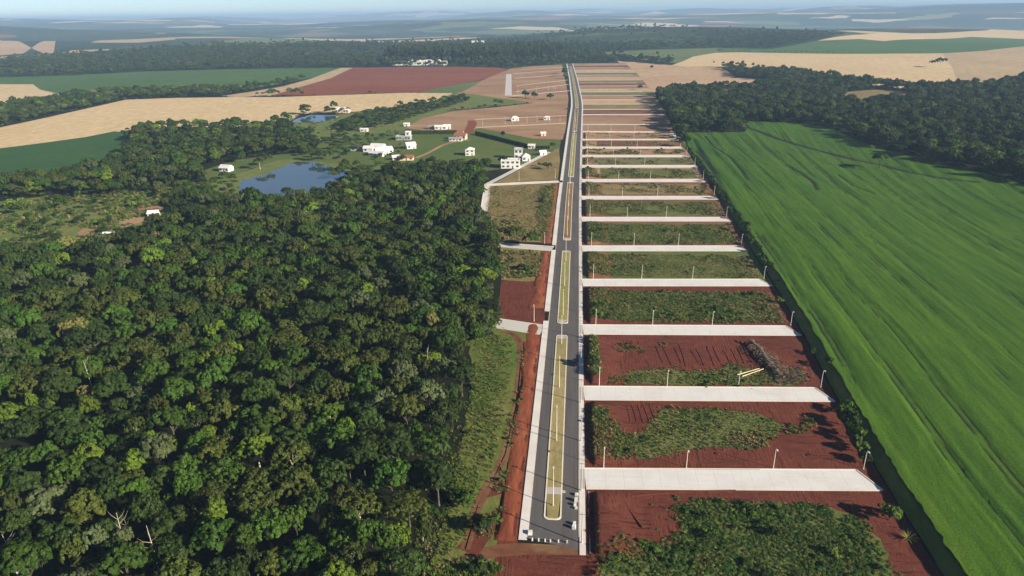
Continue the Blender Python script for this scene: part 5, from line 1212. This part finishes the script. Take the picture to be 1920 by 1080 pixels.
house('house', 'white hut among dark trees left of the farm', 682, 247, 8, 5, 2.6, 0, 'gable', rise=1.0, cols=2)
house('house', 'pink house with dark windows beside the upper pond', 641, 212, 18, 9, 4.2, 0, 'gable', 'pink_wall', 'white_roof', 2.6, 1, 5)
house('house', 'white house in the woods left of the pond', 420, 322, 9, 7, 3.2, -.2, 'gable', rise=2.0, cols=3)
house('shed', 'white shed with pale roof beside the clearing track', 287, 408, 6, 6, 2.8, .3, 'gable', rise=1.4, cols=2, cat='shed')
house('house', 'small white house on the upper left lots', 966, 227, 9, 6, 3.4, .2, 'hip', rise=2.2, cols=2)
house('house', 'tiny white house on the upper left lots near the avenue', 1025, 225, 7, 5, 3.0, 0, 'hip', rise=1.6, cols=2)
house('house', 'small pinkish hut beside the avenue on bare red ground', 1019, 255, 5, 4, 2.8, .2, 'gable', 'pink_wall', 'white_roof', 1.2, 1, 1)
for i, (px, w, lb) in enumerate(((757, 60, 'leftmost white farm shed beyond the ploughed field'), (784, 34, 'tall white farm building beyond the ploughed field'), (812, 34, 'second white farm building beyond the ploughed field'), (826, 30, 'rightmost low white farm shed beyond the ploughed field'))):
    house('shed', lb, px, 122.6, w, 16, 6 if i in (0, 3) else 9, 0, 'gable', rise=4, cols=5, cat='shed')
house('warehouse', 'distant long white warehouse in the hazy valley', 897, 84.5, 55, 30, 9, 0, 'gable', rise=6, cols=6, cat='warehouse')
# hedges
def hedge(pa, pb, w, h, label):
    a, b = Vector(G(*pa)), Vector(G(*pb)); d = b - a; l = d.length; r2 = np.random.default_rng(int(l)); n = int(l * 26); t = r2.uniform(0, l, n)
    side_ = r2.integers(0, 3, n); yy = np.where(side_ == 0, -w / 2, np.where(side_ == 1, w / 2, r2.uniform(-w / 2, w / 2, n))); zz = np.where(side_ == 2, h, r2.uniform(.1, h, n))
    nn = np.stack([0 * t, np.where(side_ == 0, -1., np.where(side_ == 1, 1., 0)), np.where(side_ == 2, 1., .2)], 1)
    P = np.stack([t, yy, zz], 1) + r2.normal(size=(n, 3)) * .12; V, F = leaf_quads(P, unit(nn + r2.normal(size=(n, 3)) * .35), .75, r2)
    root = empty('hedge', (a.x, a.y, 0), math.atan2(d.y, d.x)); tag(root, label, 'hedge'); link('foliage', np_mesh('foliage', V, F, M['leaf_dark']), root)
    b2 = MB(); b2.box(0, l, -w / 2 + .2, w / 2 - .2, -.1, h - .25); b2.build('core', M['leaf_dark'], root)
hedge((892, 252), (990, 277), 1.8, 3.2, 'long dark clipped hedge running down to the white house'); hedge((762, 252), (856, 251), 2.0, 3.6, 'dark clipped hedge at the top of the lawn'); hedge((1004, 279), (1030, 279), 1.6, 2.6, 'short dark hedge right of the small white outbuilding')

# ------------------------------------------------------------------ parked bus by the clearing
bx, by = G(211, 444); bus = empty('bus', (bx, by, 0), R(14)); tag(bus, 'white bus parked beside the dirt patch in the clearing', 'bus')
def shell(x0, x1, w, z0, z1, bev):
    b = MB(); prof = [(-w / 2, z0), (w / 2, z0), (w / 2, z1 - bev), (w / 2 - bev, z1), (-w / 2 + bev, z1), (-w / 2, z1 - bev)]; n = len(prof)
    st = [(x0, .94), (x0 + .25, 1), (x1 - .25, 1), (x1, .94)]; vs = [(x, y * k, z0 + (z - z0) * (k if z > z0 + 1 else 1)) for x, k in st for y, z in prof]
    fs = [tuple(range(n))[::-1], tuple(range(3 * n, 4 * n))] + [(i * n + k, i * n + (k + 1) % n, (i + 1) * n + (k + 1) % n, (i + 1) * n + k) for i in range(3) for k in range(n)]; b.add(vs, fs); return b
shell(-5.4, 5.4, 2.5, .45, 3.2, .3).build('body', M['paint_white'], bus)
for k in range(6):
    for s in (-1, 1):
        b = MB(); b.box(-4.7 + k * 1.55, -3.35 + k * 1.55, min(s * 1.252, s * 1.285), max(s * 1.252, s * 1.285), 1.7, 2.6); b.build('window', M['glass'], bus)
b = MB(); b.box(5.402, 5.43, -1.0, 1.0, 1.4, 2.6); b.build('windscreen', M['glass'], bus)
b = MB(); b.box(-1.2, 1.2, -.6, .6, 3.202, 3.4); b.build('roof_unit', M['metal'], bus)
for wx in (-3.3, 3.4):
    for s in (-1, 1):
        b = MB(); b.tube([(wx, s * 1.0, .5), (wx, s * 1.28, .5)], [.5, .5], 14); wh = b.build('wheel', M['tyre'], bus); b = MB(); b.tube([(wx, s * 1.282, .5), (wx, s * 1.31, .5)], [.27, .24], 10); b.build('rim', M['metal'], wh)
for s in (-.8, .8): b = MB(); b.box(5.402, 5.44, s - .18, s + .18, .75, .98); b.build('headlight', M['lens'], bus)
